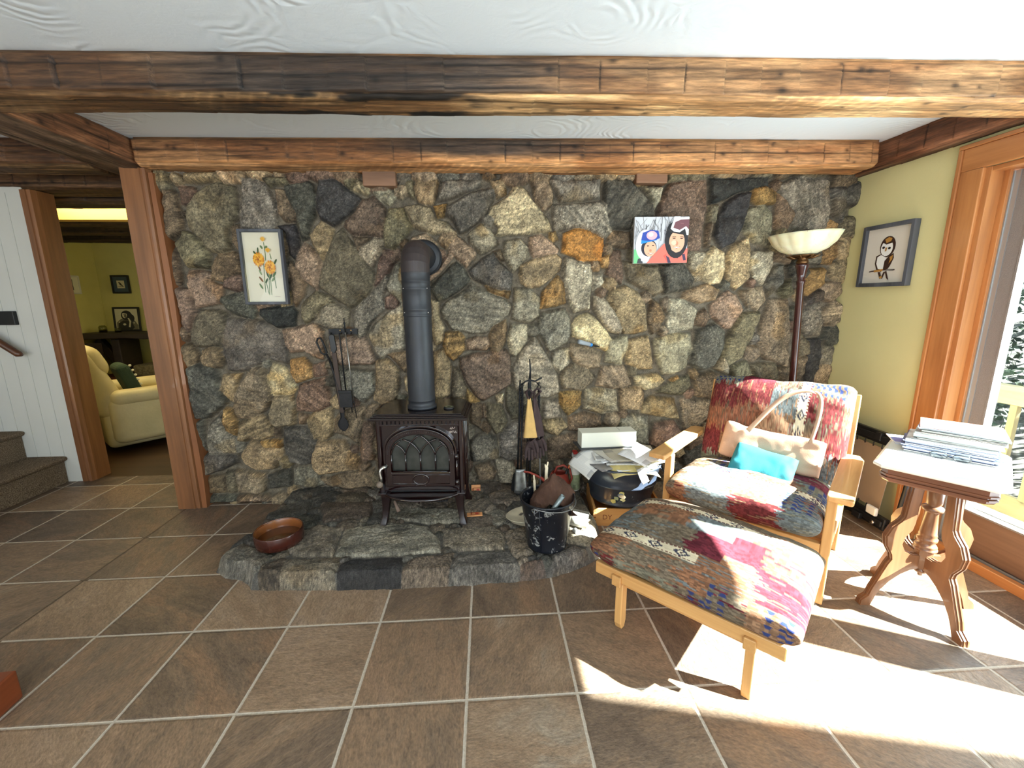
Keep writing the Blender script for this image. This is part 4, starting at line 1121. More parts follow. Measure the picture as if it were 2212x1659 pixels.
for i in range(7):                                         # four-gore elbow turning back into the wall
    a = PI/2*i/6; cs.append(((0, .088-.088*math.cos(a)+.0, .815+.1*math.sin(a)+.02*(i > 0)), a))
vs = []; n = 40
for (cx, cy, cz), a in cs:
    for k in range(n):
        t = 2*PI*k/n; vs.append((cx+(R+.002)*math.cos(t), cy+(R+.002)*math.sin(t)*math.cos(a), cz-(R+.002)*math.sin(t)*math.sin(a)*1.))
fs = []
for i in range(len(cs)-1):
    for k in range(n): fs.append((i*n+k, i*n+(k+1) % n, (i+1)*n+(k+1) % n, (i+1)*n+k))
el.add(vs, fs, None, False); el.build('elbow', mat('brown scorched pipe', (66, 58, 58), .5, .3, var=.15, scale=10), pipe)
rt = Matrix.Translation((0, .088, .935)) @ Matrix.Rotation(-PI/2, 4, 'X')
MB().lathe([(R+.002, 0), (R+.002, .30)], n=40, M=rt, cap=False).build('horizontal_pipe', M_PIPE, pipe)
MB().lathe([(R+.004, .22), (.108, .22), (.112, .228), (.098, .236), (.118, .244), (.120, .256), (.112, .27), (.112, .36)], n=44, M=rt, cap=False).build('wall_collar', M_PIPE, pipe)
for zz, aa in ((.60, -.6), (.74, -2.5), (.74, -.6), (.60, -2.5)): MB().ball(((R+.002)*math.cos(aa), (R+.002)*math.sin(aa), zz-.012), .004, 5).build('screw', M_CHROME, pipe)
# ================================================================ ARMCHAIR, OTTOMAN, CUSHIONS
KP = np.array([(112, 46, 56), (146, 96, 74), (126, 112, 94), (134, 130, 112), (108, 90, 72), (160, 124, 96), (118, 52, 52), (120, 126, 126), (152, 108, 80), (124, 108, 90)], float)
NAVY, CREAM, RED, BURG, GREY = np.array((48, 58, 100.)), np.array((222, 208, 178.)), np.array((160, 44, 44.)), np.array((118, 34, 56.)), np.array((140, 136, 124.))
def kilim(A, B, seed, pw=.20, ph=.15, period=.37, off=0.):
    """woven southwest pattern; A runs along the streaks, B across them (metres) -> sRGB"""
    ln = np.floor(B/.0042); jag = (hsh(ln, seed)-.5)*.045 + (hsh(np.floor(ln/3), seed+1)-.5)*.03
    A2 = A + jag
    bi = np.floor(B/ph+off+.35*np.floor(A/.9)); sh = hsh(bi, seed+2)
    pi_ = np.floor(A2/pw+sh*5)
    h1 = hsh(bi, pi_, seed+3)
    c = KP[(h1*len(KP)).astype(int) % len(KP)]
    c2 = KP[(hsh(bi, pi_, seed+9)*len(KP)).astype(int) % len(KP)]
    streak = hsh(ln, np.floor((A+hsh(ln, 5.)*.1)/.05), seed+4)
    c = np.where((streak > .86)[..., None], c2, c)*(.66+.36*hsh(ln, np.floor(A/.012), seed+5))[..., None]
    # medallions in the middle of many patches
    Ac = (pi_-sh*5+.5)*pw; Bc = (bi-off+.5)*ph
    typ = hsh(bi, pi_, seed+6)
    ra = np.where(typ < .4, .070, np.where(typ < .66, .06, .085)); rb = np.where(typ < .4, .034, np.where(typ < .66, .042, .022))
    d = np.abs(A+jag*.75-Ac)/ra + np.abs(B-Bc)/rb
    for lo, hi, cols in ((0., .4, (NAVY, CREAM, RED)), (.4, .66, (CREAM, CREAM, RED)), (.66, .82, (NAVY, NAVY, GREY))):
        m = (typ >= lo) & (typ < hi)
        c = np.where((m & (d < 1))[..., None], cols[0], c); c = np.where((m & (d < .62))[..., None], cols[1], c); c = np.where((m & (d < .3))[..., None], cols[2], c)
    # rows of little navy zigzags on some patches
    mz = (typ > .82); za = np.mod(B, .026)/.026
    zz = mz & (np.abs(np.abs(A-Ac+.02*np.sign(za-.5))-.03) < .008*(1.2-np.abs(za-.5)*2)+.004)
    c = np.where(zz[..., None], NAVY*1.05, c)
    # cream bands with a chain of dark diamonds and dashed edges
    bp = np.mod(B+off*.1, period)-period*.5; wv = .026+jag*.05
    inb = (np.abs(bp) < wv) & (hsh(np.floor((B+off*.1)/period), np.floor((A+.31)/.42), seed+7) > .22)
    cb = (CREAM*.96)*(.9+.14*streak)[..., None]
    q = np.mod(A, .105)-.0525; dd = np.abs(q+jag*.2)/.034 + np.abs(bp)/.019
    cb = np.where((dd < 1)[..., None], np.array((62, 62, 76.)), cb); cb = np.where((dd < .55)[..., None], CREAM, cb); cb = np.where((dd < .28)[..., None], np.array((80, 60, 60.)), cb)
    dash = (np.abs(np.abs(bp)-.0225) < .0022) & (np.mod(A, .017) < .010)
    cb = np.where(dash[..., None], np.array((92, 40, 40.)), cb)
    return np.where(inb[..., None], cb, c)
M_KILIM = attr_mat('woven kilim fabric', .95, .12, 500, .25, 420, bdist=.002, spec=.1)
def futon(name, W, D, H, mat_, parent, seed, streak_along_width=True, n=240, m=280, ex=7., nsec=2.9, sag=.0, crown=.0, loc=(0, 0, 0), rot=None, pat=(.20, .15, .37, 0.), colour=None, tuft=0., bag=0.):
    """stuffed cushion: closed superellipse sections across the width that gather at both ends"""
    u = np.linspace(-1, 1, n); u = np.sign(u)*(1-(1-np.abs(u))**1.35); v = np.linspace(0, 2*PI, m, endpoint=False)
    Ug, Vg = np.meshgrid(u, v, indexing='ij')
    e = np.clip(1-np.abs(Ug)**ex, 0, 1)**(1/2.6)
    cs, sn = np.cos(Vg), np.sin(Vg)
    sb = np.sign(cs)*np.abs(cs)**(2/nsec); sz = np.sign(sn)*np.abs(sn)**(2/nsec)
    xw = Ug*W/2; yb = sb*D/2*(.90+.10*e); zz = sz*H/2*e
    zz = zz + (1-(xw/(W/2))**2)*(1-(yb/(D/2))**2)*(crown*(sz > 0)-sag)
    arc = np.concatenate([np.zeros((n, 1)), np.cumsum(np.hypot(np.diff(sb*D/2, axis=1), np.diff(sz*H/2, axis=1)), 1)], 1)
    # wrinkles that fan out from the gathered ends and soft lumps
    endw = sst(.55, .85, np.abs(Ug))*(1-sst(.93, 1., np.abs(Ug)))
    rip = (vnoise(arc*26+seed, Ug*2+seed, seed)-.5)*.020*endw + (fbm(xw*7+seed, arc*7, seed+2, 3)-.5)*.022
    if tuft: rip = rip - tuft*np.exp(-((xw/(W*.02))**2))*(sn > 0)
    yb = yb + sb*rip; zz = zz + sz*rip*e + bag*(xw/(W/2))
    P = np.stack([xw, yb, zz], -1)
    A, B = (xw, arc) if streak_along_width else (arc, xw)
    c = kilim(A+3.1*seed, B+1.7*seed, seed, *pat) if colour is None else colour(xw, arc, sb, sz)
    o = grid_obj(name, P, mat_, lin(np.clip(c, 0, 255)), parent, wrap_v=True)
    o.location = loc
    if rot is not None: o.rotation_euler = rot
    return o
UA = np.array([.7, -.714]); VA = np.array([.714, .7]); F0 = np.array([1.37, .26])
CHZ = math.atan2(UA[1], UA[0])                # chair: local x = width (to viewer's right), y = toward its back
def cw(a, b, z=0.): q = F0+a*UA+b*VA; return Vector((q[0], q[1], z))
chair = thing('armchair', 'low blond wood armchair with loose southwest patterned cushions in the sunny corner', 'armchair', (F0[0], F0[1], 0), CHZ)
for s_ in (-1, 1):
    x = s_*.37
    MB().prism([(-.028, 0), (.022, 0), (.030, .545), (-.020, .545)], x-.019, x+.019, 'x').build('leg', M_BLOND_Z, chair, bevel=.005)
    MB().prism([(.552, 0), (.598, 0), (.72, .545), (.77, .86), (.735, .87), (.67, .545)], x-.019, x+.019, 'x').build('leg', M_BLOND_Z, chair, bevel=.005)
    ar = MB(); xo = s_*.40
    w0, w1 = (xo-.047, xo+.047)
    ar.prism([(w0+.004, -.115), (w1-.004, -.115), (w1, -.10), (w1, .50), (w1-.02, .565), (w0+.02, .565), (w0, .53), (w0, -.10)], .545, .572, 'z')
    ar.build('arm', M_BLOND_Y, chair, bevel=.006, seg=3)
    MB().bar((x, .0, .27), (x, .60, .215), .03, .075).build('side_rail', M_BLOND_Y, chair, bevel=.004)
MB().box((-.351, -.02, .215), (.351, .012, .295)).build('front_rail', M_BLOND_X, chair, bevel=.004)
MB().box((-.351, .55, .17), (.351, .575, .24)).build('rear_rail', M_BLOND_X, chair, bevel=.004)
bs = MB()
for k in range(6):
    y = .06+.085*k; bs.box((-.36, y, .272-.09*y), (.36, y+.05, .288-.09*y))
bs.build('seat_slats', M_BLOND_X, chair, bevel=.003)
bs = MB()
for k in range(5):
    z = .36+.115*k; y = .6+.155*(z-.36)/.5+.03; bs.box((-.351, y, z), (.351, y+.018, z+.055))
bs.build('back_slats', M_BLOND_X, chair, bevel=.003)
futon('seat_cushion', .70, .67, .185, M_KILIM, chair, 3., True, crown=.02, loc=(0, .215, .372), rot=(-.07, 0, 0), pat=(.21, .16, .39, .3))
futon('back_cushion', .72, .56, .17, M_KILIM, chair, 6., False, crown=.03, loc=(.012, .555, .655), rot=(1.20, 0, 0), pat=(.15, .17, .30, .1))
OB = -.565
ott = thing('ottoman', 'matching ottoman in front of the armchair, patterned cushion half in sunlight', 'ottoman', cw(0, OB), CHZ)
for s_ in (-1, 1):
    for yy in (-.195, .195):
        MB().prism([(yy-.024, .03), (yy-.012, 0), (yy+.012, 0), (yy+.024, .03), (yy+.022, .27), (yy-.022, .27)], s_*.25-.016, s_*.25+.016, 'x').build('leg', M_BLOND_Z, ott, bevel=.004)
    MB().box((s_*.25-.02, -.25, .225), (s_*.25+.02, .26, .272)).build('side_rail', M_BLOND_Y, ott, bevel=.004)
for yy in (-.225, .225):
    MB().box((-.355, yy-.012, .238), (.355, yy+.012, .292)).build('cross_rail', M_BLOND_X, ott, bevel=.005)
MB().box((-.25, -.19, .195), (.25, -.165, .245)).build('stretcher', M_BLOND_X, ott, bevel=.004)
MB().box((-.345, -.21, .272), (.345, .21, .285)).build('platform', M_BLOND_X, ott, bevel=.002)
futon('cushion', .76, .62, .165, M_KILIM, ott, 11., True, crown=.02, loc=(.012, .02, .362), rot=(-.03, .02, 0), pat=(.24, .155, .36, .0), ex=6.)
# long tan cushion with a strap over the chair back
M_TAN = attr_mat('tan brushed cotton', .95, .08, 300, .25, 240, spec=.08, bdist=.002)
tan = lambda xw, arc, sb, sz: np.ones(xw.shape+(3,))*np.array((190, 152, 128.))
lp = thing('lumbar_cushion', 'long tan lumbar cushion hung by straps over the chair back', 'cushion', cw(.035, .41, .565), CHZ)
futon('pad', .50, .20, .085, M_TAN, lp, 21., True, n=140, m=140, ex=9., crown=-.006, loc=(0, 0, 0), rot=(1.15, 0.06, 0), colour=tan)
sp = MB()
def ribbon(mb, pts, w, up):
    vs = []
    for p in pts: vs += [Vector(p)-Vector(up)*w/2, Vector(p)+Vector(up)*w/2]
    mb.add(vs, [(2*i, 2*i+1, 2*i+3, 2*i+2) for i in range(len(pts)-1)], None, True)
def bez(p, n=20):
    p = [Vector(q) for q in p]; out = []
    for i in range(n+1):
        t = i/n; q = p
        while len(q) > 1: q = [a*(1-t)+b*t for a, b in zip(q[:-1], q[1:])]
        out.append(q[0])
    return out
ribbon(sp, bez([(-.115, -.02, .085), (-.03, -.01, .20), (.03, .04, .36), (.16, .085, .335)], 24), .026, (.74, .1, -.62)); sp.build('strap', M_TAN, lp, solid=.004)
sp = MB(); ribbon(sp, bez([(.16, .10, .335), (.21, .09, .33), (.215, .05, .25), (.185, -.005, .075)], 24), .026, (.75, .1, .1)); sp.build('strap', M_TAN, lp, solid=.004)
for o in lp.children:
    if o.name.startswith('strap') and o.data.color_attributes.get('Col') is None:
        a = o.data.color_attributes.new('Col', 'FLOAT_COLOR', 'POINT'); a.data.foreach_set('color', list(rgba((190, 152, 128)))*len(o.data.vertices))
M_TEAL = attr_mat('teal velvet', .85, .10, 300, .2, 200, spec=.2, bdist=.002)
teal = lambda xw, arc, sb, sz: np.ones(xw.shape+(3,))*np.array((46, 116, 126.))
tp_ = thing('throw_pillow', 'small teal pillow lying on the armchair seat', 'pillow', cw(.035, .255, .505), CHZ)
futon('pillow', .30, .20, .085, M_TEAL, tp_, 24., True, n=120, m=140, ex=9., loc=(0, 0, 0), rot=(.75, .10, 0), colour=teal)
# ================================================================ SIDE TABLE AND WHAT LIES ON IT
TR = math.atan2(-.79, .61); TC = (2.05, -.06)
def tw(p, q, z=0.): return Vector((TC[0]+p*math.cos(TR)-q*math.sin(TR), TC[1]+p*math.sin(TR)+q*math.cos(TR), z))
M_WALNUT_Z = wood('walnut upright', (96, 62, 42), (146, 102, 70), 'z', 8, .35, .3)
M_WALNUT_X = wood('walnut apron', (92, 54, 36), (128, 80, 54), 'x', 9, .35, .3)
M_MARBLE = mat('white marble', (226, 226, 222), .28, var=.05, scale=5, spec=.5, coat=.2)
tb = thing('side_table', 'carved walnut side table with white marble top beside the glass door', 'side table', (*TC, 0), TR)
def clip_rect(hw, hd, c): return [(-hw+c, -hd), (hw-c, -hd), (hw, -hd+c), (hw, hd-c), (hw-c, hd), (-hw+c, hd), (-hw, hd-c), (-hw, -hd+c)]
def stack_prism(mb, layers):
    vs = []; fs = []; n = 8
    for hw, hd, c, z in layers: vs += [(x, y, z) for x, y in clip_rect(hw, hd, c)]
    for k in range(len(layers)-1):
        for i in range(n): fs.append((k*n+i, k*n+(i+1) % n, k*n+n+(i+1) % n, k*n+n+i))
    fs += [tuple(range(n-1, -1, -1)), tuple((len(layers)-1)*n+i for i in range(n))]
    mb.add(vs, fs)
top = MB(); stack_prism(top, [(.19, .262, .028, .698), (.196, .268, .03, .703), (.196, .268, .03, .712), (.182, .254, .026, .724)]); top.build('marble_top', M_MARBLE, tb, bevel=.002)
ap = MB(); stack_prism(ap, [(.160, .232, .024, .636), (.164, .236, .024, .642), (.164, .236, .024, .648), (.170, .242, .024, .650), (.170, .242, .024, .656), (.165, .237, .024, .658), (.165, .237, .024, .662),
                           (.172, .244, .024, .664), (.172, .244, .024, .671), (.168, .240, .024, .673), (.168, .240, .024, .698)]); ap.build('apron', M_WALNUT_X, tb)
LEG = [(.100, .64), (.112, .50), (.116, .445), (.128, .425), (.160, .395), (.180, .350), (.172, .305), (.146, .262), (.142, .238), (.155, .215), (.190, .125), (.206, .085), (.215, .05), (.243, .025), (.246, 0.),
       (.205, 0.), (.188, .05), (.172, .085), (.140, .13), (.098, .168), (.060, .19), (.022, .20), (.022, .262), (.060, .262), (.095, .278), (.112, .315), (.104, .352), (.080, .385), (.073, .42), (.073, .50), (.062, .64)]
cx_ = sum(p[0] for p in LEG)/len(LEG); 
def inset(d):
    out = []; n = len(LEG)
    for i in range(n):
        a, b, c = LEG[i-1], LEG[i], LEG[(i+1) % n]
        t = Vector((c[0]-a[0], c[1]-a[1])).normalized(); out.append((b[0]-t.y*-d if False else b[0]+(-d)*(t.y if True else 0)*(-1 if SGN > 0 else 1), b[1]+d*(t.x)*(-1 if SGN > 0 else 1)))
    return out
SGN = sum(LEG[i-1][0]*LEG[i][1]-LEG[i][0]*LEG[i-1][1] for i in range(len(LEG)))
LIN = inset(.004)
for k in range(4):
    R_ = Matrix.Rotation(PI/4+k*PI/2, 4, 'Z'); lg = MB()
    for a, b, o_ in ((-.016, -.009, LEG), (-.009, -.006, LIN), (-.006, .006, LEG), (.006, .009, LIN), (.009, .016, LEG)): lg.prism(o_, a, b, 'y', M=R_)
    lg.build('leg', M_WALNUT_Z, tb)
ps = MB(); ps.lathe([(.0, .155), (.008, .157), (.010, .172), (.022, .176), (.024, .186), (.012, .196), (.012, .20)], n=24)
ps.prism([(.034*math.cos(PI/8+i*PI/4), .034*math.sin(PI/8+i*PI/4)) for i in range(8)], .20, .285, 'z')
ps.lathe([(.034, .285), (.042, .289), (.042, .296), (.035, .299), (.040, .306), (.036, .314), (.027, .322), (.036, .334), (.037, .345), (.030, .354), (.033, .36), (.030, .37), (.022, .468), (.024, .472), (.036, .478), (.037, .492), (.024, .498), (.022, .502), (.027, .51), (.030, .57), (.027, .64)], n=32)
ps.build('turned_post', M_WALNUT_Z, tb)
# magazines
MAGC = [(36, 40, 62), (74, 96, 160), (206, 210, 216), (60, 80, 142), (196, 204, 210), (98, 118, 172), (52, 60, 90), (150, 164, 196), (86, 100, 150), (222, 226, 228), (120, 96, 84), (206, 224, 222), (214, 222, 224), (92, 74, 60), (60, 58, 62), (84, 92, 76), (196, 206, 220), (172, 184, 214), (214, 140, 120)]
PAGE = mat('magazine pages', (214, 214, 208), .6)
rs = np.random.RandomState(4); z = .7242; nm = len(MAGC)
MAGL = {0: 'dark blue magazine at the very bottom of the stack on the marble table', nm-1: 'pink and orange covered magazine topmost on the marble table', 11: 'thick pale green-white catalogue in the middle of the magazine stack', 13: 'brown edged magazine just above the pale catalogue'}
for i, c in enumerate(MAGC):
    h = .0035+.003*rs.rand() + (.010 if i == 11 else 0)
    big = i < 10
    w_, d_ = (.285+rs.uniform(-.012, .01), .205+rs.uniform(-.01, .01)) if big else (.270+rs.uniform(-.02, .01), .198)
    px, py_ = (rs.uniform(-.008, .010)+.008, .095+rs.uniform(-.006, .008)) if big else (.03+rs.uniform(-.008, .014), .13+rs.uniform(-.008, .012))
    t = thing('magazine', MAGL.get(i, 'magazine lying in the stack at the back of the marble table'), 'magazine', tw(px, py_, z), TR+.04+rs.uniform(-.05, .05), 'magazines stacked on the marble table')
    b = MB(); b.box((-w_/2, -d_/2, 0), (w_/2, d_/2, .0007)); b.box((-w_/2, -d_/2, h-.0007), (w_/2, d_/2, h)); b.box((-w_/2, d_/2-.0008, 0), (w_/2, d_/2, h))
    b.build('cover', mat('magazine cover', c, .35, var=.35, scale=18), t)
    MB().box((-w_/2+.001, -d_/2+.001, .0008), (w_/2-.001, d_/2-.001, h-.0008)).build('pages', mat('tinted pages', tuple(np.array(c)*.35+np.array((214, 214, 210))*.65), .6) if i % 2 else PAGE, t)
    z += h + .0002
z_top = z
t = thing('envelope', 'white and blue mailing envelope half under the magazines, sticking out to the left', 'envelope', tw(-.085, .19, .7245), TR+.35)
MB().box((-.115, -.08, 0), (.02, .08, .003)).build('sleeve', mat('white mailer', (222, 226, 236), .4, var=.12, scale=14), t); MB().box((-.11, -.05, .0031), (-.06, .03, .0034)).build('print_patch', mat('lilac print', (138, 134, 190), .5), t)
# eyeglasses leaning against the stack
eg = thing('eyeglasses', 'black framed reading glasses lying in front of the magazine stack', 'eyeglasses', tw(.02, -.035, .7245), TR+.07)
M_FRAME = mat('black glasses frame', (26, 28, 34), .25)
fr_ = MB(); lens = MB()
for s_ in (-1, 1):
    pts = []
    for i in range(24):
        a = 2*PI*i/24; pts.append((s_*.034+.026*math.copysign(abs(math.cos(a))**.8, math.cos(a)), -.004-.006*math.sin(a), .017+.0145*math.copysign(abs(math.sin(a))**.8, math.sin(a))))
    fr_.tube(pts, .0018, 6, closed=True)
    lens.add([(x, y, zz) for x, y, zz in pts], [tuple(range(24))])
fr_.tube([(-.009, -.006, .021), (0, -.007, .024), (.009, -.006, .021)], .0017, 6); fr_.build('frame_front', M_FRAME, eg)
lens.build('lenses', glass_mat('spectacle lens', (215, 225, 232), 1.6), eg)
for s_ in (-1, 1): MB().tube([(s_*.061, -.004, .022), (s_*.063, .01, .018), (s_*.058, .045, .008), (s_*.03, .050, .003)], .0016, 6).build('temple', M_FRAME, eg)

# ================================================================ FABRIC PANEL LEANING ON THE YELLOW WALL
pl = thing('fabric_panel', 'black framed panel of tan fabric laced with small hooks, leaning on the yellow wall', 'panel', (2.46, .80, .004), 0)
pl.rotation_euler = (0, .10, -.05)
M_TANCLOTH = mat('tan stretched cloth', (150, 128, 106), .9, var=.06, scale=5, bump=.1, bscale=300)
for zz, hh in ((.02, .075), (.515, .075)):
    pm = MB()
    pm.box((-.012, -.30, zz), (.022, .42, zz+hh)); pm.box((-.024, -.29, zz+.018), (-.01, .42, zz+.055))
    pm.build('rail', M_BLACKPLASTIC, pl, bevel=.006)
MB().tube([(.005, -.29, .57), (.005, -.325, .56), (.005, -.345, .53), (.005, -.35, .30), (.005, -.345, .09), (.005, -.325, .055), (.005, -.29, .045)], .014, 10).build('end_bow', M_BLACKPLASTIC, pl)
MB().box((-.004, -.235, .125), (.0, .42, .495)).build('cloth', M_TANCLOTH, pl)
hk = MB()
for k in range(11):
    y = -.22+.062*k
    for za, zb_ in ((.095, .132), (.515, .488)): hk.tube([(-.014, y, za), (-.012, y+.004, (za+zb_)/2), (-.006, y+.008, zb_)], .0035, 6)
hk.build('hooks', M_BLACKIRON, pl)
for y in (-.13, .12):
    MB().box((-.034, y-.02, .535), (-.012, y+.02, .585)).build('clamp', M_BLACKPLASTIC, pl, bevel=.004)
    MB().box((-.044, y-.03, .022), (-.012, y+.03, .06)).build('clamp', M_BLACKPLASTIC, pl, bevel=.005)
MB().tube([(-.03, -.235, .045), (-.018, -.235, .045)], .014, 12).build('bolt', M_CHROME, pl)
MB().box((2.44, .555, .075), (2.465, .625, .125)).build('x', M_WHITEPAINT) if False else None
t = thing('plastic_clip', 'small white plastic block on the black rail of the fabric panel', 'clip', (2.425, .575, .10), -.05)
MB().box((-.012, -.034, 0), (.010, .034, .052)).build('block', mat('white plastic', (232, 232, 228), .35), t, bevel=.006)

# ================================================================ TORCHIERE LAMP
lm = thing('floor_lamp', 'tall dark red floor lamp with scalloped alabaster bowl behind the armchair', 'floor lamp', (2.202, 1.03, 0), 0); lm.rotation_euler = (.0, -.045, 0)
M_MAHO = mat('mahogany lacquer', (58, 22, 20), .22, coat=.5, var=.15, scale=12)
M_BRONZE = mat('antique bronze', (104, 74, 44), .35, .8, var=.25, scale=30)
MB().lathe([(0, 0), (.115, 0), (.118, .012), (.10, .028), (.06, .04), (.03, .06), (.024, .09)], n=36).build('base', M_MAHO, lm)
def flu(r, z, a): return r*(1+.06*math.cos(12*a)) if 1.565 < z < 1.625 else r
MB().lathe([(.022, .08), (.024, .3), (.025, .32), (.023, .34), (.023, .9), (.022, 1.48), (.026, 1.50), (.026, 1.51), (.021, 1.515), (.026, 1.55), (.037, 1.60), (.038, 1.61), (.03, 1.618)], n=32).build('pole', M_MAHO, lm)
br = MB(); br.lathe([(.03, 1.615), (.036, 1.622), (.034, 1.632), (.028, 1.64), (.03, 1.65), (.06, 1.662), (.075, 1.668), (.055, 1.672), (.03, 1.675)], n=28)
for k in range(8):
    a = k*PI/4; br.tube([(.03*math.cos(a), .03*math.sin(a), 1.648), (.06*math.cos(a), .06*math.sin(a), 1.652), (.095*math.cos(a), .095*math.sin(a), 1.668)], [.004, .007, .002], 6)
br.tube([(.0, -.03, 1.655), (.07, -.05, 1.655)], .003, 6); br.build('collar', M_BRONZE, lm)
def alabaster():
    m, nt, b = mat_new('alabaster glass'); g = NT(nt); P = nt.nodes.new('ShaderNodeTexCoord').outputs['Object']
    n = g.noise(P, 6, 4, .6, 1.4); vein = g.m('LESS_THAN', g.m('ABSOLUTE', g.m('SUBTRACT', n, .56)), .006)
    c = g.mix(g.m('MULTIPLY', vein, .45), g.ramp(g.noise(P, 9, 3), [(.3, (226, 216, 172)), (.7, (240, 236, 208))]), rgba((150, 124, 80))[:3])
    nt.links.new(c, b.inputs['Base Color']); b.inputs['Roughness'].default_value = .3; b.inputs['Subsurface Weight'].default_value = .25; b.inputs['Subsurface Scale'].default_value = .03
    return m
def scal(r, z, a): return r*(1+.035*abs(math.sin(7*a))*min(1, max(0, (r-.05)/.1)))
bo = MB(); prof = [(.03, 1.668), (.075, 1.676), (.125, 1.70), (.165, 1.738), (.19, 1.785), (.197, 1.80), (.190, 1.80), (.158, 1.742), (.12, 1.706), (.07, 1.684), (.0, 1.676)]
bo.lathe(prof, n=112, flute=scal, cap=False); bo.build('bowl_shade', alabaster(), lm)

# ================================================================ TUB, PAPERS, CRATE, BOX
ML_ = wood('crate pine', (190, 130, 70), (220, 164, 98), 'x', 8, .6)
cr = thing('wooden_crate', 'low dovetailed wooden crate under the tub of newspapers', 'crate', (.985, .90, 0), -.12)
for nm, lo, hi in (('side_panel', (-.22, -.19, 0), (.22, -.175, .115)), ('side_panel', (-.22, .175, 0), (.22, .19, .115)), ('end_panel', (-.22, -.175, 0), (-.205, .175, .115)), ('end_panel', (.205, -.175, 0), (.22, .175, .115)), ('bottom', (-.205, -.175, .0), (.205, .175, .01))):
    MB().box(lo, hi).build(nm, ML_, cr, bevel=.002)
dv_ = MB()
for k in range(5): dv_.box((-.2206, -.1906, .008+k*.022), (-.204, -.174, .018+k*.022))
dv_.build('dovetails', wood('end grain', (120, 76, 40), (150, 100, 56), 'z', 10, .7), cr)
cu = bpy.data.curves.new('crate lettering', 'FONT'); cu.body = 'DY'; cu.size = .045; cu.extrude = .0006
text_mesh(cu, 'lettering', mat('faded stamp', (128, 70, 40), .8), cr, Matrix.Translation((-.165, -.1905, .045)) @ Matrix.Rotation(PI/2, 4, 'X'))
def paint_chip(name, c, chip, th_=.62, seed=0., rough=.35):
    m, nt, b = mat_new(name); g = NT(nt); P = nt.nodes.new('ShaderNodeTexCoord').outputs['Object']
    n = g.noise(P, 14+seed, 6, .75); n2 = g.noise(P, 55, 3, .6)
    f = g.m('MAXIMUM', g.m('GREATER_THAN', n, th_), g.m('GREATER_THAN', n2, .72))
    nt.links.new(g.mix(f, rgba(c)[:3], rgba(chip)[:3]), b.inputs['Base Color']); b.inputs['Roughness'].default_value = rough
    g.bump(g.m('MULTIPLY', f, -.6), .4, .002, b); return m
M_TUB = paint_chip('blue black tub enamel', (44, 50, 62), (150, 152, 150), .70, 0., .3)
tc_ = (.968, .92)
tub = thing('round_tub', 'round blue-black metal tub heaped with newspapers, on a wooden crate', 'tub', (*tc_, .115))
MB().lathe([(.0, 0), (.19, 0), (.198, .004), (.200, .018), (.194, .024), (.205, .05), (.222, .128), (.229, .132), (.231, .142), (.226, .148), (.244, .243), (.252, .248), (.252, .260), (.244, .262), (.240, .243), (.222, .148), (.2, .04), (.0, .03)], n=56).build('shell', M_TUB, tub)
for a in (-.25, PI-.25):
    R_ = Matrix.Rotation(a, 4, 'Z'); hb = MB()
    hb.tube([R_ @ Vector(p) for p in ((.240, -.045, .225), (.264, -.04, .2), (.266, 0, .19), (.264, .04, .2), (.240, .045, .225))], .005, 8); hb.build('handle', M_TUB, tub)
lb = MB(); vs = []
rs = np.random.RandomState(8)
for k in range(7):
    a = -1.85+.12*rs.randn(); z_ = .085+.022*rs.randn(); rr = .2135+.0005*k+(z_-.085)*.21
    m_ = 7; pts = [(a+.11*rs.uniform(.5, 1.)*math.cos(q*2*PI/m_), z_+.022*rs.uniform(.4, 1)*math.sin(q*2*PI/m_)) for q in range(m_)]
    lb.add([((.2045+.0004*k+(zz-.05)*.218+.0018)*math.cos(aa), (.2045+.0004*k+(zz-.05)*.218+.0018)*math.sin(aa), zz) for aa, zz in pts], [tuple(range(m_))], [(196, 186, 120), (150, 156, 120), (120, 130, 140), (210, 200, 150), (190, 180, 110), (60, 66, 70), (200, 180, 150)][k])
lb.build('torn_label', M_PAINTED, tub)
# newspapers heaped in the tub: folded sheets, each bent a little differently
NEWS = []
for k, c in enumerate([(206, 200, 186), (224, 222, 216), (188, 178, 156), (214, 196, 130), (232, 232, 232), (150, 144, 138)]):
    m, nt, b = mat_new('newsprint'); g = NT(nt); P = nt.nodes.new('ShaderNodeTexCoord').outputs['Object']
    x_, y_, _ = g.xyz(P)[:3]
    blk = g.white(g.vec(g.m('FLOOR', g.m('MULTIPLY', x_, 22.)), g.m('FLOOR', g.m('MULTIPLY', y_, 16.)), k*1.))[0]
    lines = g.m('GREATER_THAN', g.m('SINE', g.m('MULTIPLY', y_, 900.)), .1)
    txt = g.m('MULTIPLY', g.m('MULTIPLY', lines, .28), g.m('LESS_THAN', blk, .62)); pic = g.m('MULTIPLY', g.m('GREATER_THAN', blk, .86), .55)
    nt.links.new(g.mix(g.m('MAXIMUM', txt, pic), rgba(c)[:3], rgba((84, 84, 92))[:3]), b.inputs['Base Color']); b.inputs['Roughness'].default_value = .8
    NEWS.append(m)
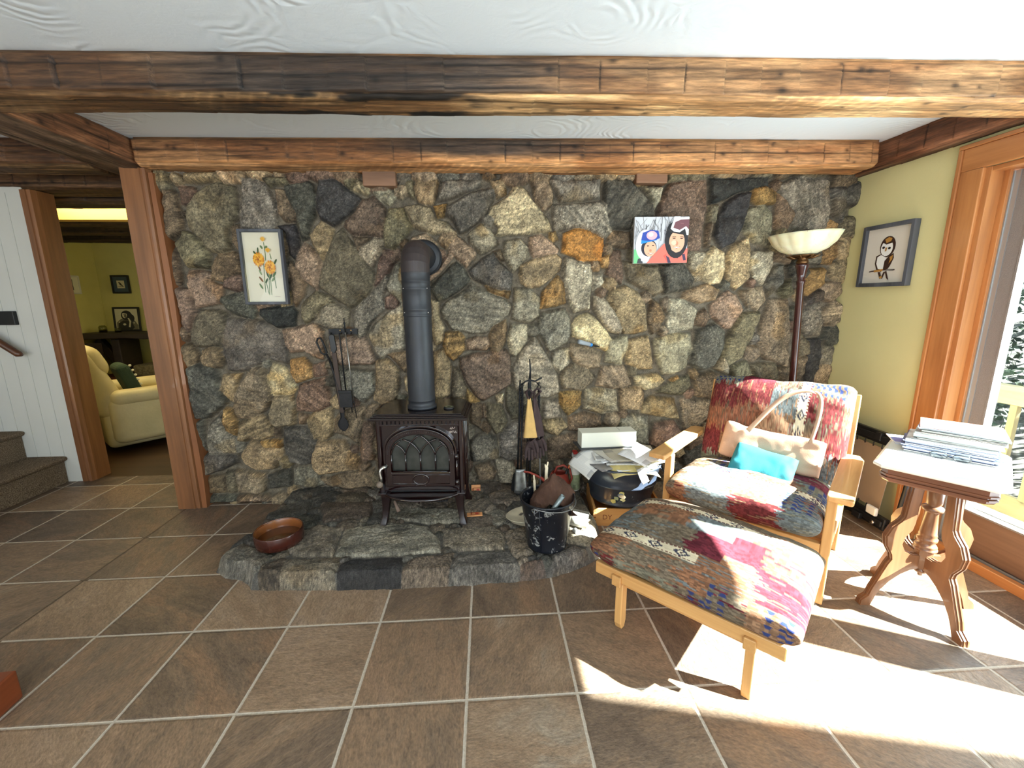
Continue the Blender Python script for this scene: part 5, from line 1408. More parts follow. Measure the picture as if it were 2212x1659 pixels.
def sheet(w, d, th_, bx, by, seed, droop=0.):
    """one folded paper: a thin bent slab"""
    nx, ny = 14, 10; vs = []; fs = []
    for s_ in (0, 1):
        for i in range(nx+1):
            for j in range(ny+1):
                x, y = (i/nx-.5)*w, (j/ny-.5)*d
                z_ = bx*((2*x/w)**2) + by*((2*y/d)**2) + .006*float(vnoise(x*14+seed, y*14, seed)) - droop*max(0, (abs(x)-w*.28))**1.4*4
                vs.append((x, y, z_ + s_*th_))
    q = (nx+1)*(ny+1)
    for i in range(nx):
        for j in range(ny):
            a = i*(ny+1)+j; fs += [(a, a+1, a+ny+2, a+ny+1), (q+a, q+a+ny+1, q+a+ny+2, q+a+1)]
    for i in range(nx): 
        a, b = i*(ny+1), (i+1)*(ny+1); fs += [(a, b, q+b, q+a), (a+ny, q+a+ny, q+b+ny, b+ny)]
    for j in range(ny):
        a = j; b = nx*(ny+1)+j; fs += [(a, q+a, q+a+1, a+1), (b, b+1, q+b+1, q+b)]
    return MB().add(vs, fs, None, True)
rs = np.random.RandomState(21)
def paper(label, x, y, z_, rz, w, d, th_, bx, by, mat_i, tilt=(0, 0), droop=0., grp='newspapers heaped in the tub'):
    o = sheet(w, d, th_, bx, by, rs.uniform(0, 50), droop).build('newspaper', NEWS[mat_i])
    o.location = (x, y, z_); o.rotation_euler = (tilt[0], tilt[1], rz); return tag(o, label, 'newspaper', grp)
zt = .352
for k in range(17):
    a = rs.uniform(0, 2*PI); rr = rs.uniform(0, .07)
    paper('folded newspaper in the heap on top of the blue-black tub', tc_[0]+rr*math.cos(a), tc_[1]+rr*math.sin(a)*.8, zt, rs.uniform(-.6, .6)+(PI/2 if k % 4 == 0 else 0), rs.uniform(.34, .44), rs.uniform(.24, .30), rs.uniform(.003, .006), rs.uniform(-.012, .004), rs.uniform(-.008, .003), [0, 1, 2, 0, 4, 5, 1][k % 7])
    zt += .0052
paper('open newspaper drooping over the left rim of the tub', tc_[0]-.235, tc_[1]-.07, .398, .5, .20, .18, .002, -.012, -.010, 1, (.35, -.45), .3)
paper('yellow tinted paper hanging over the front rim of the tub', tc_[0]+.02, tc_[1]-.19, .384, .10, .30, .13, .002, -.015, -.004, 3, (.26, .05), .2)
paper('bright white sheet sliding off the right front of the heap', tc_[0]+.10, tc_[1]-.12, .444, .75, .30, .19, .002, -.015, -.006, 4, (.18, .22), .2)
paper('brown edged newspaper sticking out at the right rim of the tub', tc_[0]+.20, tc_[1]-.05, .402, .5, .22, .20, .003, -.008, -.004, 2, (.1, .12), .1)
paper('white paper corner pointing down the front of the tub', tc_[0]+.045, tc_[1]-.262, .362, .78, .09, .09, .0015, 0, 0, 4, (1.05, .1))
zb_ = zt + .012
t = thing('dark_folder', 'dark grey folder under the white box on the newspapers', 'folder', (tc_[0]-.12, tc_[1]+.06, zb_-.008), .1)
MB().box((-.17, -.07, 0), (.2, .09, .005)).build('cover', mat('dark card', (52, 54, 58), .6), t)
bx = thing('white_box', 'long off-white cardboard box lying on the newspapers in the tub', 'box', (tc_[0]-.088, tc_[1]+.06, zb_-.0025), .02)
M_CARD = mat('off white card', (226, 226, 212), .6)
MB().box((-.182, -.055, 0), (.182, .055, .098)).build('carton', M_CARD, bx, bevel=.002)
MB().box((-.183, -.056, .0985), (.183, .056, .101)).build('lid_flap', M_CARD, bx)
MB().box((.08, -.02, .1011), (.083, .056, .1016)).build('flap_slit', mat('slit', (150, 148, 138), .8), bx)

# ================================================================ BLACK BUCKET
hb_ = (.405, .425); hzb = hearth_z(*hb_, 20)
M_BUCKET = paint_chip('black bucket paint', (22, 25, 33), (150, 152, 150), .60, 3., .32)
bk = thing('metal_bucket', 'chipped black metal bucket holding a brown cloth on the hearth', 'bucket', (*hb_, hzb))
MB().lathe([(.0, .008), (.098, .008), (.102, 0), (.107, .002), (.106, .012), (.143, .268), (.149, .272), (.149, .279), (.142, .280), (.138, .268), (.102, .02), (.0, .016)], n=48).build('shell', M_BUCKET, bk)
se = MB(); se.tube([(.1075*math.cos(-2.0), .1075*math.sin(-2.0), .012), (.1445*math.cos(-2.0), .1445*math.sin(-2.0), .268)], .002, 5)
se.build('seam', M_BUCKET, bk)
ea = MB()
for a in (-2.15, 1.0):
    c, s_ = math.cos(a), math.sin(a); rr = .150
    ea.tube([(rr*c-.018*s_, rr*s_+.018*c, .262), ((rr+.008)*c, (rr+.008)*s_, .275), (rr*c+.018*s_, rr*s_-.018*c, .262), ((rr+.004)*c, (rr+.004)*s_, .245)], .0035, 7, closed=True)
    ea.tube([((rr+.004)*c, (rr+.004)*s_, .27), ((rr+.008)*c, (rr+.008)*s_, .25), ((rr+.004)*c, (rr+.004)*s_, .238)], .003, 6)
ea.build('bail_ear', mat('grey iron', (120, 120, 122), .45, .6), bk)
ha = MB(); pts = []
for i in range(25):
    t_ = i/24; a = -2.15+(PI+.0)*t_; pts.append((.152*math.cos(a), .152*math.sin(a), .272-.02*math.sin(PI*t_)))
ha.tube(pts, .003, 6); ha.build('bail', mat('grey iron wire', (130, 130, 130), .45, .6), bk)
# brown cloth draped out of it
X, Yg = np.meshgrid(np.linspace(-1, 1, 70), np.linspace(-1, 1, 60))
rr = np.hypot(X, Yg)
hx = X*.115+.018*np.sin(Yg*3); hy = Yg*.105+.02
hz_ = .115*np.clip(1-rr**1.6, -.6, 1)+.25 + .03*fbm(X*2.2+3, Yg*2.2, 141., 3) + .020*np.abs(fbm(X*4, Yg*3+X*3, 143., 2)-.5)*2 - .05*sst(.2, 1, X)*sst(-.2, .8, -Yg)
hz_ = np.maximum(hz_, .205)
Pc = np.stack([hx+.035, hy, hz_], -1)
M_BROWNCLOTH = mat('brown suede cloth', (82, 60, 50), .95, var=.3, scale=9, bump=.3, bscale=120, spec=.1)
cl = grid_obj('brown_cloth', Pc, M_BROWNCLOTH); cl.location = (hb_[0], hb_[1], hzb); mo = cl.modifiers.new('Solidify', 'SOLIDIFY'); mo.thickness = .003; mo.offset = -1
tag(cl, 'crumpled brown suede cloth stuffed into the black bucket', 'cloth')
t = thing('metal_tube', 'short grey metal tube sticking out of the black bucket', 'tube', (hb_[0], hb_[1], hzb))
tb_ = MB(); a, b = Vector((.005, -.10, .235)), Vector((.062, -.118, .335)); d_ = (b-a).normalized(); 
rot = d_.to_track_quat('Z', 'Y').to_matrix().to_4x4(); L_ = (b-a).length
tb_.lathe([(.0125, 0), (.0125, L_), (.0095, L_), (.0095, .005)], n=20, M=Matrix.Translation(a) @ rot, cap=False); tb_.build('pipe', mat('galvanised', (128, 138, 140), .4, .7, var=.2, scale=40), t)
# kindling standing behind
rs = np.random.RandomState(31)
KL = ['pale split kindling stick, leftmost in the bucket', 'tall white kindling stick in the middle of the bucket', 'pale kindling stick just right of the tallest one', 'pale kindling stick leaning right in the bucket']
for k, (dx, dz, lean) in enumerate(((-.045, .33, -.06), (-.015, .405, .10), (.005, .385, .0), (.030, .39, -.10))):
    kb = MB(); kb.bar((dx, .085, .05), (dx+lean*.25, .092, dz), .013, .009, (0, 1, .2)); kb.bar((dx+lean*.24, .092, dz-.01), (dx+lean*.3, .092, dz+.03), .008, .006, (0, 1, .2))
    o = kb.build('kindling_stick', wood('split pine %d' % k, (196, 178, 146), (228, 214, 186), 'z', 12, .8), loc=(hb_[0], hb_[1], hzb), bevel=.001); tag(o, KL[k], 'kindling', 'kindling sticks in the bucket')
# pale metal pan behind and dustpan on the right
M_ENW = mat('chipped cream enamel', (214, 204, 178), .4, var=.12, scale=20)
t = thing('enamel_pan', 'shallow cream enamel pan leaning behind the bucket on the hearth', 'pan', (.37, .655, hearth_z(.37, .655, 20)+.016)); t.rotation_euler = (-.20, -.08, 0)
MB().lathe([(0, 0), (.13, 0), (.155, .012), (.175, .035), (.178, .036), (.174, .039), (.152, .017), (.128, .005), (0, .005)], n=44).build('dish', M_ENW, t)
t = thing('ash_shovel_blade', 'flat pale metal dustpan lying on the sunlit right side of the hearth', 'dustpan', (.60, .66, hearth_z(.6, .66, 26)+.014), -.35); t.rotation_euler = (-.06, .04, -.45)
MB().prism([(-.10, -.075), (.10, -.085), (.075, .11), (-.06, .11)], 0, .003, 'z').build('pan_blade', mat('pale tin', (198, 194, 180), .4, .4, var=.15, scale=20), t)
MB().prism([(-.10, -.078), (.10, -.088), (.10, -.083), (-.10, -.073)], -.012, .003, 'z').build('lip', mat('tin lip', (170, 168, 160), .4, .4), t)
ab = MB(); rs = np.random.RandomState(3)
t = thing('spring_clamp', 'small white metal clip on the sunlit part of the hearth', 'clip', (.585, .52, hearth_z(.585, .52, 12)), .3)
MB().box((-.012, -.02, 0), (.012, .02, .018)).build('clip_body', M_CREAMWALL if False else mat('white tin', (220, 222, 222), .3, .3), t, bevel=.003)
# bowl on the left of the hearth
bc = (-1.075, .545); zb0 = hearth_z(*bc, 26)
t = thing('ceramic_bowl', 'round brown glazed dish with water standing on the left of the hearth', 'bowl', (*bc, zb0))
MB().lathe([(0, 0), (.112, 0), (.120, .006), (.124, .03), (.1245, .075), (.122, .080), (.117, .076), (.114, .03), (.104, .012), (0, .010)], n=56).build('dish', None or mat('brown glaze', (64, 27, 19), .25, coat=.5, var=.25, scale=10), t)
MB().lathe([(.1135, .028), (.1165, .074), (.1195, .0795)], n=56, cap=False).build('inner_glaze', mat('amber glaze', (128, 74, 34), .3, coat=.4, var=.2, scale=14), t)
MB().lathe([(0, .030), (.1135, .030)], n=56, cap=False).build('water', mat('brown water', (84, 48, 24), .08, coat=.6), t)
# ================================================================ FIREPLACE TOOLS, WATERING CAN, SPRAY BOTTLE
ts = (.375, 1.06); zt0 = hearth_z(*ts, 20)
st_ = thing('tool_stand', 'black twisted iron fireplace tool stand on the hearth behind the bucket', 'tool stand', (*ts, zt0))
b = MB(); b.box((-.009, -.009, 0), (.009, .009, .80)); b.build('upright', M_BLACKIRON, st_)
MB().tube([(0, 0, .79), (.004, 0, .86), (-.002, 0, .93)], [.008, .006, .004], 8).build('finial', M_BLACKIRON, st_)
cb = MB(); cb.tube([(-.062, -.01, .755), (-.03, -.015, .785), (0, -.012, .79), (.035, -.015, .785), (.075, -.03, .81)], .006, 8); cb.tube([(-.06, -.012, .74), (-.066, -.03, .73), (-.056, -.04, .742)], .005, 8); cb.tube([(.045, -.02, .775), (.052, -.045, .765), (.056, -.05, .785)], .005, 8)
cb.build('hook_bar', M_BLACKIRON, st_)
MB().box((-.10, -.05, 0), (.10, .06, .014)).build('base', M_BLACKIRON, st_, bevel=.004)
def twisted(mb, a, b, r, turns=8):
    a, b = Vector(a), Vector(b)
    for ph in (0, PI):
        pts = []
        for i in range(turns*8+1):
            t_ = i/(turns*8); p = a.lerp(b, t_); g_ = ph+2*PI*turns*t_; pts.append(p+Vector((math.cos(g_), math.sin(g_), 0))*r)
        mb.tube(pts, r*1.05, 6)
tl = thing('fire_shovel', 'iron ash shovel with worn silver blade hanging on the tool stand', 'fire shovel', (ts[0]-.055, ts[1]-.035, zt0))
b = MB(); twisted(b, (0, 0, .56), (0, 0, .74), .005); b.tube([(0, 0, .74), (.008, 0, .765), (0, -.008, .78), (-.008, 0, .765), (0, 0, .745)], .004, 6); b.tube([(0, 0, .57), (-.010, -.008, .17)], .006, 8); b.build('shaft', M_BLACKIRON, tl)
b = MB(); X, Yg = np.meshgrid(np.linspace(-1, 1, 9), np.linspace(0, 1, 9))
pb = np.stack([X*(.034+.012*Yg)-.012, -.012-.018*Yg+.010*X**2, .185-.165*Yg], -1)
o = grid_obj('blade', pb, mat('worn steel', (150, 152, 152), .35, .8, var=.35, scale=25), None, tl); m_ = o.modifiers.new('Solidify', 'SOLIDIFY'); m_.thickness = .003
tl = thing('fire_brush', 'black bristled hearth brush hanging at the left of the tool stand', 'brush', (ts[0]-.085, ts[1]+.0, zt0))
b = MB(); b.tube([(0.022, 0, .79), (.018, 0, .74), (.012, 0, .45), (0, 0, .15)], .006, 8); b.build('shaft', M_BLACKIRON, tl)
MB().lathe([(.012, .15), (.03, .13), (.042, .06), (.046, .02), (.03, .004)], n=20).build('bristles', mat('black bristles', (18, 18, 19), 1., bump=.8, bscale=300), tl)
tl = thing('fire_poker', 'twisted iron poker hanging at the right of the tool stand', 'poker', (ts[0]+.055, ts[1]-.045, zt0))
b = MB(); twisted(b, (0, 0, .53), (0, 0, .735), .005); b.tube([(0, 0, .73), (.012, 0, .75), (0, -.004, .772), (-.012, 0, .75), (0, 0, .735)], .004, 6); b.build('handle', M_BLACKIRON, tl)
MB().tube([(0, 0, .54), (.012, 0, .10), (.016, 0, .04)], [.0075, .0075, .003], 4, smooth=False).build('shaft', mat('steel bar', (116, 116, 118), .4, .7, var=.3, scale=20), tl)
tl = thing('fire_tongs', 'dark iron tongs hanging in the middle of the tool stand', 'tongs', (ts[0]-.012, ts[1]-.03, zt0))
b = MB(); b.tube([(0, 0, .78), (-.006, 0, .5), (-.012, 0, .1)], .005, 8); b.tube([(0, 0, .78), (.012, 0, .5), (.004, 0, .1)], .005, 8); b.build('arms', M_BLACKIRON, tl)
# hanging leather gloves: yellow cuffs over dark hands
M_CUFF = mat('yellow suede cuff', (206, 168, 104), .9, var=.14, scale=16, bump=.2, bscale=200)
M_DLEATH = mat('dark brown leather', (62, 46, 46), .8, var=.25, scale=16, bump=.25, bscale=120)
def skin_obj(name, pts, edges, radii, mt, parent, sub=2):
    me = bpy.data.meshes.new(name); me.from_pydata(pts, edges, []); o = bpy.data.objects.new(name, me); link(o, parent)
    sk = o.modifiers.new('Skin', 'SKIN'); 
    for i, r_ in enumerate(radii): me.skin_vertices[0].data[i].radius = r_ if isinstance(r_, tuple) else (r_, r_)
    me.skin_vertices[0].data[0].use_root = True
    sb = o.modifiers.new('Subsurf', 'SUBSURF'); sb.levels = sb.render_levels = sub
    me.materials.append(mt); return o
for gi, (gx, gy, lab, cut) in enumerate(((-.005, -.085, 'fire glove with a yellow suede cuff, hanging in front on the tool stand', 1), (.052, -.06, 'dark brown fire glove hanging behind the yellow cuffed one', 0))):
    gl = thing('fire_glove', lab, 'glove', (ts[0]+gx, ts[1]+gy, zt0+.30), 0, 'fire gloves on the tool stand')
    k = .35+.25*gi
    # hand: palm plus five hanging fingers
    pts = [(0, 0, .13), (.004, 0, .075)]; ed = [(0, 1)]; ra = [(.030, .020), (.032, .020)]
    for fi, (fx, fl) in enumerate(((-.024, .075), (-.008, .09), (.009, .088), (.025, .070))):
        i0 = len(pts); pts += [(fx, 0, .055), (fx*1.25, -.006, .03-.2*fl*.2), (fx*1.3, -.012, .055-fl)]; ed += [(1, i0), (i0, i0+1), (i0+1, i0+2)]; ra += [(.011, .012), (.010, .011), (.008, .009)]
    i0 = len(pts); pts += [(.036, -.01, .085), (.046, -.016, .05), (.048, -.02, .02)]; ed += [(0, i0), (i0, i0+1), (i0+1, i0+2)]; ra += [(.013, .013), (.012, .012), (.009, .010)]
    skin_obj('hand', pts, ed, ra, M_DLEATH, gl)
    cf = MB(); n = 20; vs = []
    for zz, a_, b_2 in ((.125, .046-.008*gi, .024), (.18, .038, .022), (.25, .030, .018), (.33, .018, .014), (.39, .010, .010)):
        for q in range(n):
            t_ = 2*PI*q/n; vs.append(((a_*math.cos(t_))+(zz-.125)*(-.03 if gi == 0 else -.10), b_2*math.sin(t_)+.004*math.sin(3*t_), zz))
    cf.add(vs, [(i*n+q, i*n+(q+1) % n, (i+1)*n+(q+1) % n, (i+1)*n+q) for i in range(4) for q in range(n)] + [tuple(4*n+q for q in range(n))], None, True)
    cf.build('cuff', M_CUFF if gi == 0 else M_DLEATH, gl)
    MB().tube([(-.01-.02*gi, 0, .38), (-.03, -.012, .43), (-.01, -.03, .455), (.012, -.012, .43), (-.005-.02*gi, 0, .385)], .008, 8).build('hanging_loop', M_DLEATH, gl)
# red watering can
wc = (.575, 1.04); zw = hearth_z(*wc, 24)
M_REDP = mat('faded red plastic', (150, 58, 46), .45, var=.12, scale=8)
wt = thing('watering_can', 'small red watering can with a long thin spout behind the bucket', 'watering can', (*wc, zw))
MB().lathe([(0, 0), (.078, 0), (.082, .006), (.076, .06), (.062, .125), (.05, .145), (.046, .145), (.058, .12), (.07, .05), (0, .008)], n=32).build('body', M_REDP, wt)
MB().tube([(-.06, -.01, .055), (-.13, -.02, .12), (-.21, -.03, .165), (-.245, -.034, .172)], [.016, .011, .007, .008], 10).build('spout', M_REDP, wt)
MB().tube([(-.03, 0, .14), (-.015, 0, .185), (.03, 0, .195), (.075, 0, .165), (.09, 0, .10), (.07, 0, .05)], .008, 8).build('handle', M_REDP, wt)
t = thing('paint_brush', 'black handled brush standing in the red watering can', 'brush', (wc[0]+.02, wc[1]-.02, zw))
MB().tube([(-.02, 0, .02), (.04, -.005, .19)], [.006, .008], 8).build('handle', M_BLACKPLASTIC, t); MB().bar((.038, -.005, .185), (.066, -.008, .25), .018, .008).build('bristles', mat('orange tip', (196, 106, 60), .8), t)
# spray bottle
sb_ = (.69, 1.075); zs_ = hearth_z(*sb_, 20)
t = thing('spray_bottle', 'white spray bottle with red cap between the watering can and the tub', 'spray bottle', (*sb_, zs_))
MB().lathe([(0, 0), (.036, 0), (.04, .006), (.04, .13), (.036, .165), (.020, .195), (.016, .215), (.016, .235)], n=28).build('bottle', mat('white plastic bottle', (222, 222, 214), .4), t)
MB().lathe([(.0405, .012), (.0408, .014), (.0408, .12), (.0405, .122)], n=28, cap=False).build('label', mat('green grey label', (150, 162, 128), .5, var=.3, scale=40), t)
lb = MB()
for k in range(7): lb.prism([(.0415*math.cos(-2.0+k*.07), .0415*math.sin(-2.0+k*.07)), (.0415*math.cos(-2.0+k*.07+.03), .0415*math.sin(-2.0+k*.07+.03)), (.0412*math.cos(-2.0+k*.07+.015), .0412*math.sin(-2.0+k*.07+.015))], .02, .05, 'z')
lb.build('barcode', M_BLACKPLASTIC, t)
MB().box((-.018, -.055, .235), (.018, .022, .268)).build('spray_head', mat('white trigger head', (226, 226, 222), .4), t, bevel=.006)
MB().box((-.016, -.03, .268), (.016, .018, .285)).build('cap', mat('red cap', (176, 44, 40), .4), t, bevel=.004)
MB().tube([(0, -.045, .238), (0, -.062, .215), (0, -.058, .19)], [.006, .006, .004], 8).build('trigger', M_BLACKPLASTIC, t)
# mouse traps
M_TRAP = mat('raw pine', (214, 150, 96), .7, var=.15, scale=30)
for (x, y, rz, lab, up) in ((0.0, .76, .06, 'mouse trap lying flat on the hearth beside the right front stove leg', 0), (.0, 1.125, .0, 'mouse trap standing on edge against the stone wall right of the stove', 1)):
    t = thing('mouse_trap', lab, 'mouse trap', (x, y, hearth_z(x, y, 10)+(.0 if not up else .0)), rz)
    if up: t.rotation_euler = (PI/2-.25, 0, rz)
    MB().box((-.048 if not up else -.032, -.02, 0), (.048 if not up else .032, .035 if up else .02, .007)).build('board', M_TRAP, t, bevel=.001)
    w_ = MB(); w_.tube([(-.02, -.014, .010), (.03, -.014, .011), (.03, .014, .011), (-.02, .014, .010)], .0013, 5, closed=True); w_.tube([(-.02, -.012, .012), (-.02, .012, .012)], .004, 8); w_.build('spring_wire', mat('rusty wire', (150, 70, 40), .5, .5), t)
    MB().box((.004, -.007, .008), (.024, .007, .011)).build('bait_pedal', mat('red print', (176, 66, 44), .6), t)
# ---- tools hung on the wall left of the stove
def on_wall(x, z, off=.012): return Vector((x, wall_y(x, z)-off, z))
yr = min(wall_y(x, 1.19) for x in np.linspace(-.93, -.74, 12))-.008
rk = thing('tool_rack', 'dark iron hook bar screwed to the stone wall left of the stovepipe', 'tool rack', (-.84, yr, 1.20))
MB().box((-.10, -.003, -.014), (.085, .006, .022)).build('bar', M_BLACKIRON, rk)
sc = MB()
for x in (-.025, .045): sc.ball((x, -.004, .012), .006, 6)
sc.build('screws', mat('brass screws', (188, 158, 110), .4, .7), rk)
hk = MB()
for x in (-.082, -.015, .02, .05): hk.tube([(x, -.003, -.004), (x, -.022, -.010), (x, -.026, .006)], .0032, 6)
hk.build('hooks', M_BLACKIRON, rk)
yh = yr-.024
t = thing('log_tongs', 'long black iron tongs with a loop handle, leftmost on the wall rack', 'tongs', (0, yh, 0))
b = MB(); lp_ = [(-1.015, 0, 1.14), (-1.005, 0, 1.165), (-.988, 0, 1.166), (-.975, 0, 1.14), (-.955, 0, 1.07), (-.97, 0, 1.055), (-.992, 0, 1.07)]
b.tube(lp_, .0065, 8, closed=True); b.build('loop_handle', M_BLACKIRON, t)
b = MB(); b.tube([(-.958, 0, 1.06), (-.935, 0, 1.0), (-.918, 0, .90), (-.905, 0, .75), (-.885, 0, .66)], [.007, .008, .008, .007, .005], 8); b.tube([(-.945, -.006, 1.03), (-.925, -.006, .95), (-.90, -.006, .84), (-.875, -.006, .68)], .006, 8); b.build('arms', M_BLACKIRON, t)
t = thing('bellows_paddle', 'black handled tool with a spade shaped end hanging on the wall rack', 'hearth tool', (0, yh-.004, 0))
MB().prism([(-.932, 1.18), (-.915, 1.19), (-.898, 1.185), (-.888, 1.09), (-.905, 1.06), (-.925, 1.08)], -.009, .009, 'y').build('grip', M_BLACKPLASTIC, t, bevel=.004)
MB().bar((-.908, 0, 1.07), (-.888, 0, .66), .03, .014, (0, 1, 0)).build('handle', wood('dark stick', (44, 32, 26), (66, 48, 38), 'z', 8, .6), t, bevel=.003)
b = MB(); pts = [(-.888+w_*math.copysign(1, s_), z_) for s_, z_, w_ in ((1, .67, .012), (1, .63, .010), (1, .60, .028), (1, .575, .034), (1, .555, .026), (1, .535, .006), (-1, .535, .006), (-1, .555, .026), (-1, .575, .034), (-1, .60, .028), (-1, .63, .010), (-1, .67, .012))]
b.prism(pts, -.004, .004, 'y'); b.tube([(p[0], -.004, p[1]) for p in pts], .004, 6, closed=True); b.build('spade_end', M_BLACKIRON, t)
t = thing('hearth_shovel', 'black square bladed shovel on a thin rod hanging on the wall rack', 'fire shovel', (0, yh-.014, 0))
MB().tube([(-.862, .012, 1.195), (-.862, .006, 1.18), (-.850, 0, .82)], .005, 8).build('rod', M_BLACKIRON, t)
b = MB(); b.box((-.895, -.006, .70), (-.812, -.001, .815)); b.box((-.897, -.02, .800), (-.81, -.004, .818)); b.build('blade', M_BLACKIRON, t, bevel=.002)
t = thing('roasting_fork', 'thin steel fork with a black finial handle, rightmost on the wall rack', 'fork', (0, yh-.004, 0))
MB().tube([(-.826, 0, 1.295), (-.826, 0, 1.27), (-.826, 0, 1.262), (-.825, 0, 1.25), (-.824, 0, 1.20)], [.003, .004, .008, .005, .0045], 8).build('finial', M_BLACKIRON, t)
MB().tube([(-.824, 0, 1.20), (-.808, 0, .74)], .0038, 8).build('rod', mat('bright steel rod', (170, 168, 164), .3, .9), t)
b = MB(); b.tube([(-.808, 0, .745), (-.806, 0, .73), (-.795, 0, .62)], .0032, 6); b.tube([(-.807, 0, .735), (-.826, 0, .72), (-.823, 0, .66)], .003, 6); b.build('tines', M_BLACKIRON, t)
# handled tool stuck in a joint of the stone
p0, p1 = Vector(at_y(1250, 738, 1.13)), Vector(at_y(1302, 752, 1.16)); p1.y = wall_y(p1.x, p1.z)+.02; p0.y = min(p0.y, wall_y(p0.x, p0.z)-.03)
t = thing('wall_tool', 'grey and blue handled tool pushed into a joint of the stone wall', 'hand tool', (0, 0, 0))
d_ = p1-p0
MB().tube([p0, p0+d_*.04, p0+d_*.45, p0+d_*.52], [.014, .016, .014, .012], 12).build('grip', mat('grey rubber grip', (150, 158, 166), .35), t)
MB().tube([p0+d_*.50, p0+d_*.60], [.0135, .012], 12).build('collar', mat('blue collar', (44, 136, 214), .4), t)
MB().tube([p0+d_*.60, p1], [.008, .004], 8).build('shank', M_BLACKIRON, t)

# ================================================================ PICTURES
def art(items, W_, H_, flip=False):
    """flat coloured shapes on a panel in the local x-z plane facing -y; items: (colour, [(u,v)...]) with u,v in 0..1"""
    mb = MB()
    for k, (c, pts) in enumerate(items):
        mb.add([(u*W_, -.00012*k, v*H_) for u, v in pts], [tuple(range(len(pts)))], c)
    return mb
def ell(cx, cy, rx, ry, n=22, a0=0, a1=2*PI, rot=0):
    out = []
    for i in range(n+(1 if a1-a0 < 6.2 else 0)):
        a = a0+(a1-a0)*i/n; x, y = rx*math.cos(a), ry*math.sin(a); out.append((cx+x*math.cos(rot)-y*math.sin(rot), cy+x*math.sin(rot)+y*math.cos(rot)))
    return out
def stroke(pts, w, asp=1.):
    L_, R_ = [], []
    for i, p in enumerate(pts):
        a, b = pts[max(i-1, 0)], pts[min(i+1, len(pts)-1)]; dx, dy = b[0]-a[0], (b[1]-a[1]); l = math.hypot(dx, dy) or 1
        ww = w[i] if isinstance(w, list) else w
        L_.append((p[0]-dy/l*ww/2, p[1]+dx/l*ww/2*asp)); R_.append((p[0]+dy/l*ww/2, p[1]-dx/l*ww/2*asp))
    return L_+R_[::-1]
def frame_box(mb, W_, H_, w, d0, d1):
    mb.box((0, d0, 0), (w, d1, H_)); mb.box((W_-w, d0, 0), (W_, d1, H_)); mb.box((w, d0, 0), (W_-w, d1, w)); mb.box((w, d0, H_-w), (W_-w, d1, H_))
M_FRAMEG = wood('charcoal washed frame', (44, 46, 52), (92, 94, 102), 'z', 10, .55)
# flowers
fy = min(wall_y(x, z) for x in np.linspace(-1.40, -1.16, 8) for z in np.linspace(1.4, 1.8, 8))-.004
fl = thing('framed_flower_picture', 'tall charcoal shadow box with yellow paper flowers on the stone wall', 'framed picture', (-1.415, fy-.035, 1.385), 0); fl.rotation_euler = (0, 0, 0)
FW, FH = .262, .452
f = MB(); frame_box(f, FW, FH, .016, 0, .035); f.build('frame', M_FRAMEG, fl, bevel=.002)
MB().box((.014, .026, .014), (FW-.014, .034, FH-.014)).build('backing', mat('cream paper', (238, 230, 204), .8), fl)
it = []
G1, G2, G3 = (98, 124, 70), (60, 84, 48), (132, 88, 40)
for p in ([(.50, .63), (.47, .4), (.455, .14)], [(.62, .52), (.58, .3), (.555, .1)], [(.62, .5), (.62, .3), (.61, .1)], [(.55, .86), (.56, .7), (.55, .6)], [(.68, .7), (.7, .62)], [(.72, .5), (.735, .32), (.75, .2)], [(.5, .3), (.54, .12)]): it.append((G1, stroke(p, .018, .55)))
for cx, cy, a, l, c in ((.36, .50, 2.2, .13, G3), (.38, .33, 2.5, .13, G3), (.36, .23, 2.4, .12, G1), (.38, .43, 2.3, .10, (140, 160, 110)), (.64, .37, .8, .13, G2), (.74, .40, .6, .13, G1), (.56, .40, 2.0, .10, G2), (.30, .70, 2.5, .12, G2), (.38, .74, 1.4, .10, G2), (.80, .58, .7, .12, G2), (.70, .33, .5, .12, (110, 130, 80)), (.52, .31, .7, .10, G2), (.60, .79, .2, .08, G1), (.48, .79, 2.6, .08, G1)): it.append((c, ell(cx, cy, l*.5, .020, 10, rot=a)))
for cx, cy, R_ in ((.375, .615, .16), (.665, .50, .155)):
    for ring_, c in ((1., (222, 140, 36)), (.78, (240, 172, 52)), (.5, (208, 126, 34))):
        for q in range(16): a = 2*PI*q/16+ring_; it.append((c if q % 3 else (250, 190, 70), ell(cx+R_*.55*ring_*math.cos(a), cy+R_*.30*ring_*math.sin(a), R_*.42*ring_, .022*ring_+.006, 8, rot=math.atan2(.55*math.sin(a), math.cos(a)))))
    it.append(((176, 100, 30), ell(cx, cy, .03, .016)))
for cx, cy in ((.56, .88), (.66, .725)):
    for q in range(5): a = PI/2+(q-2)*.5; it.append(((240, 178, 60), ell(cx+.035*math.cos(a), cy+.022*math.sin(a), .04, .014, 8, rot=a)))
it.append(((170, 150, 130), stroke([(.72, .075), (.78, .08), (.86, .075)], .006)))
o = art(it, FW-.03, FH-.03).build('paper_flowers', M_PAINTED, fl); o.location = (.015, .0245, .015)
MB().box((.016, .004, .016), (FW-.016, .006, FH-.016)).build('glazing', glass_mat('picture glass', (250, 250, 250), .35), fl)
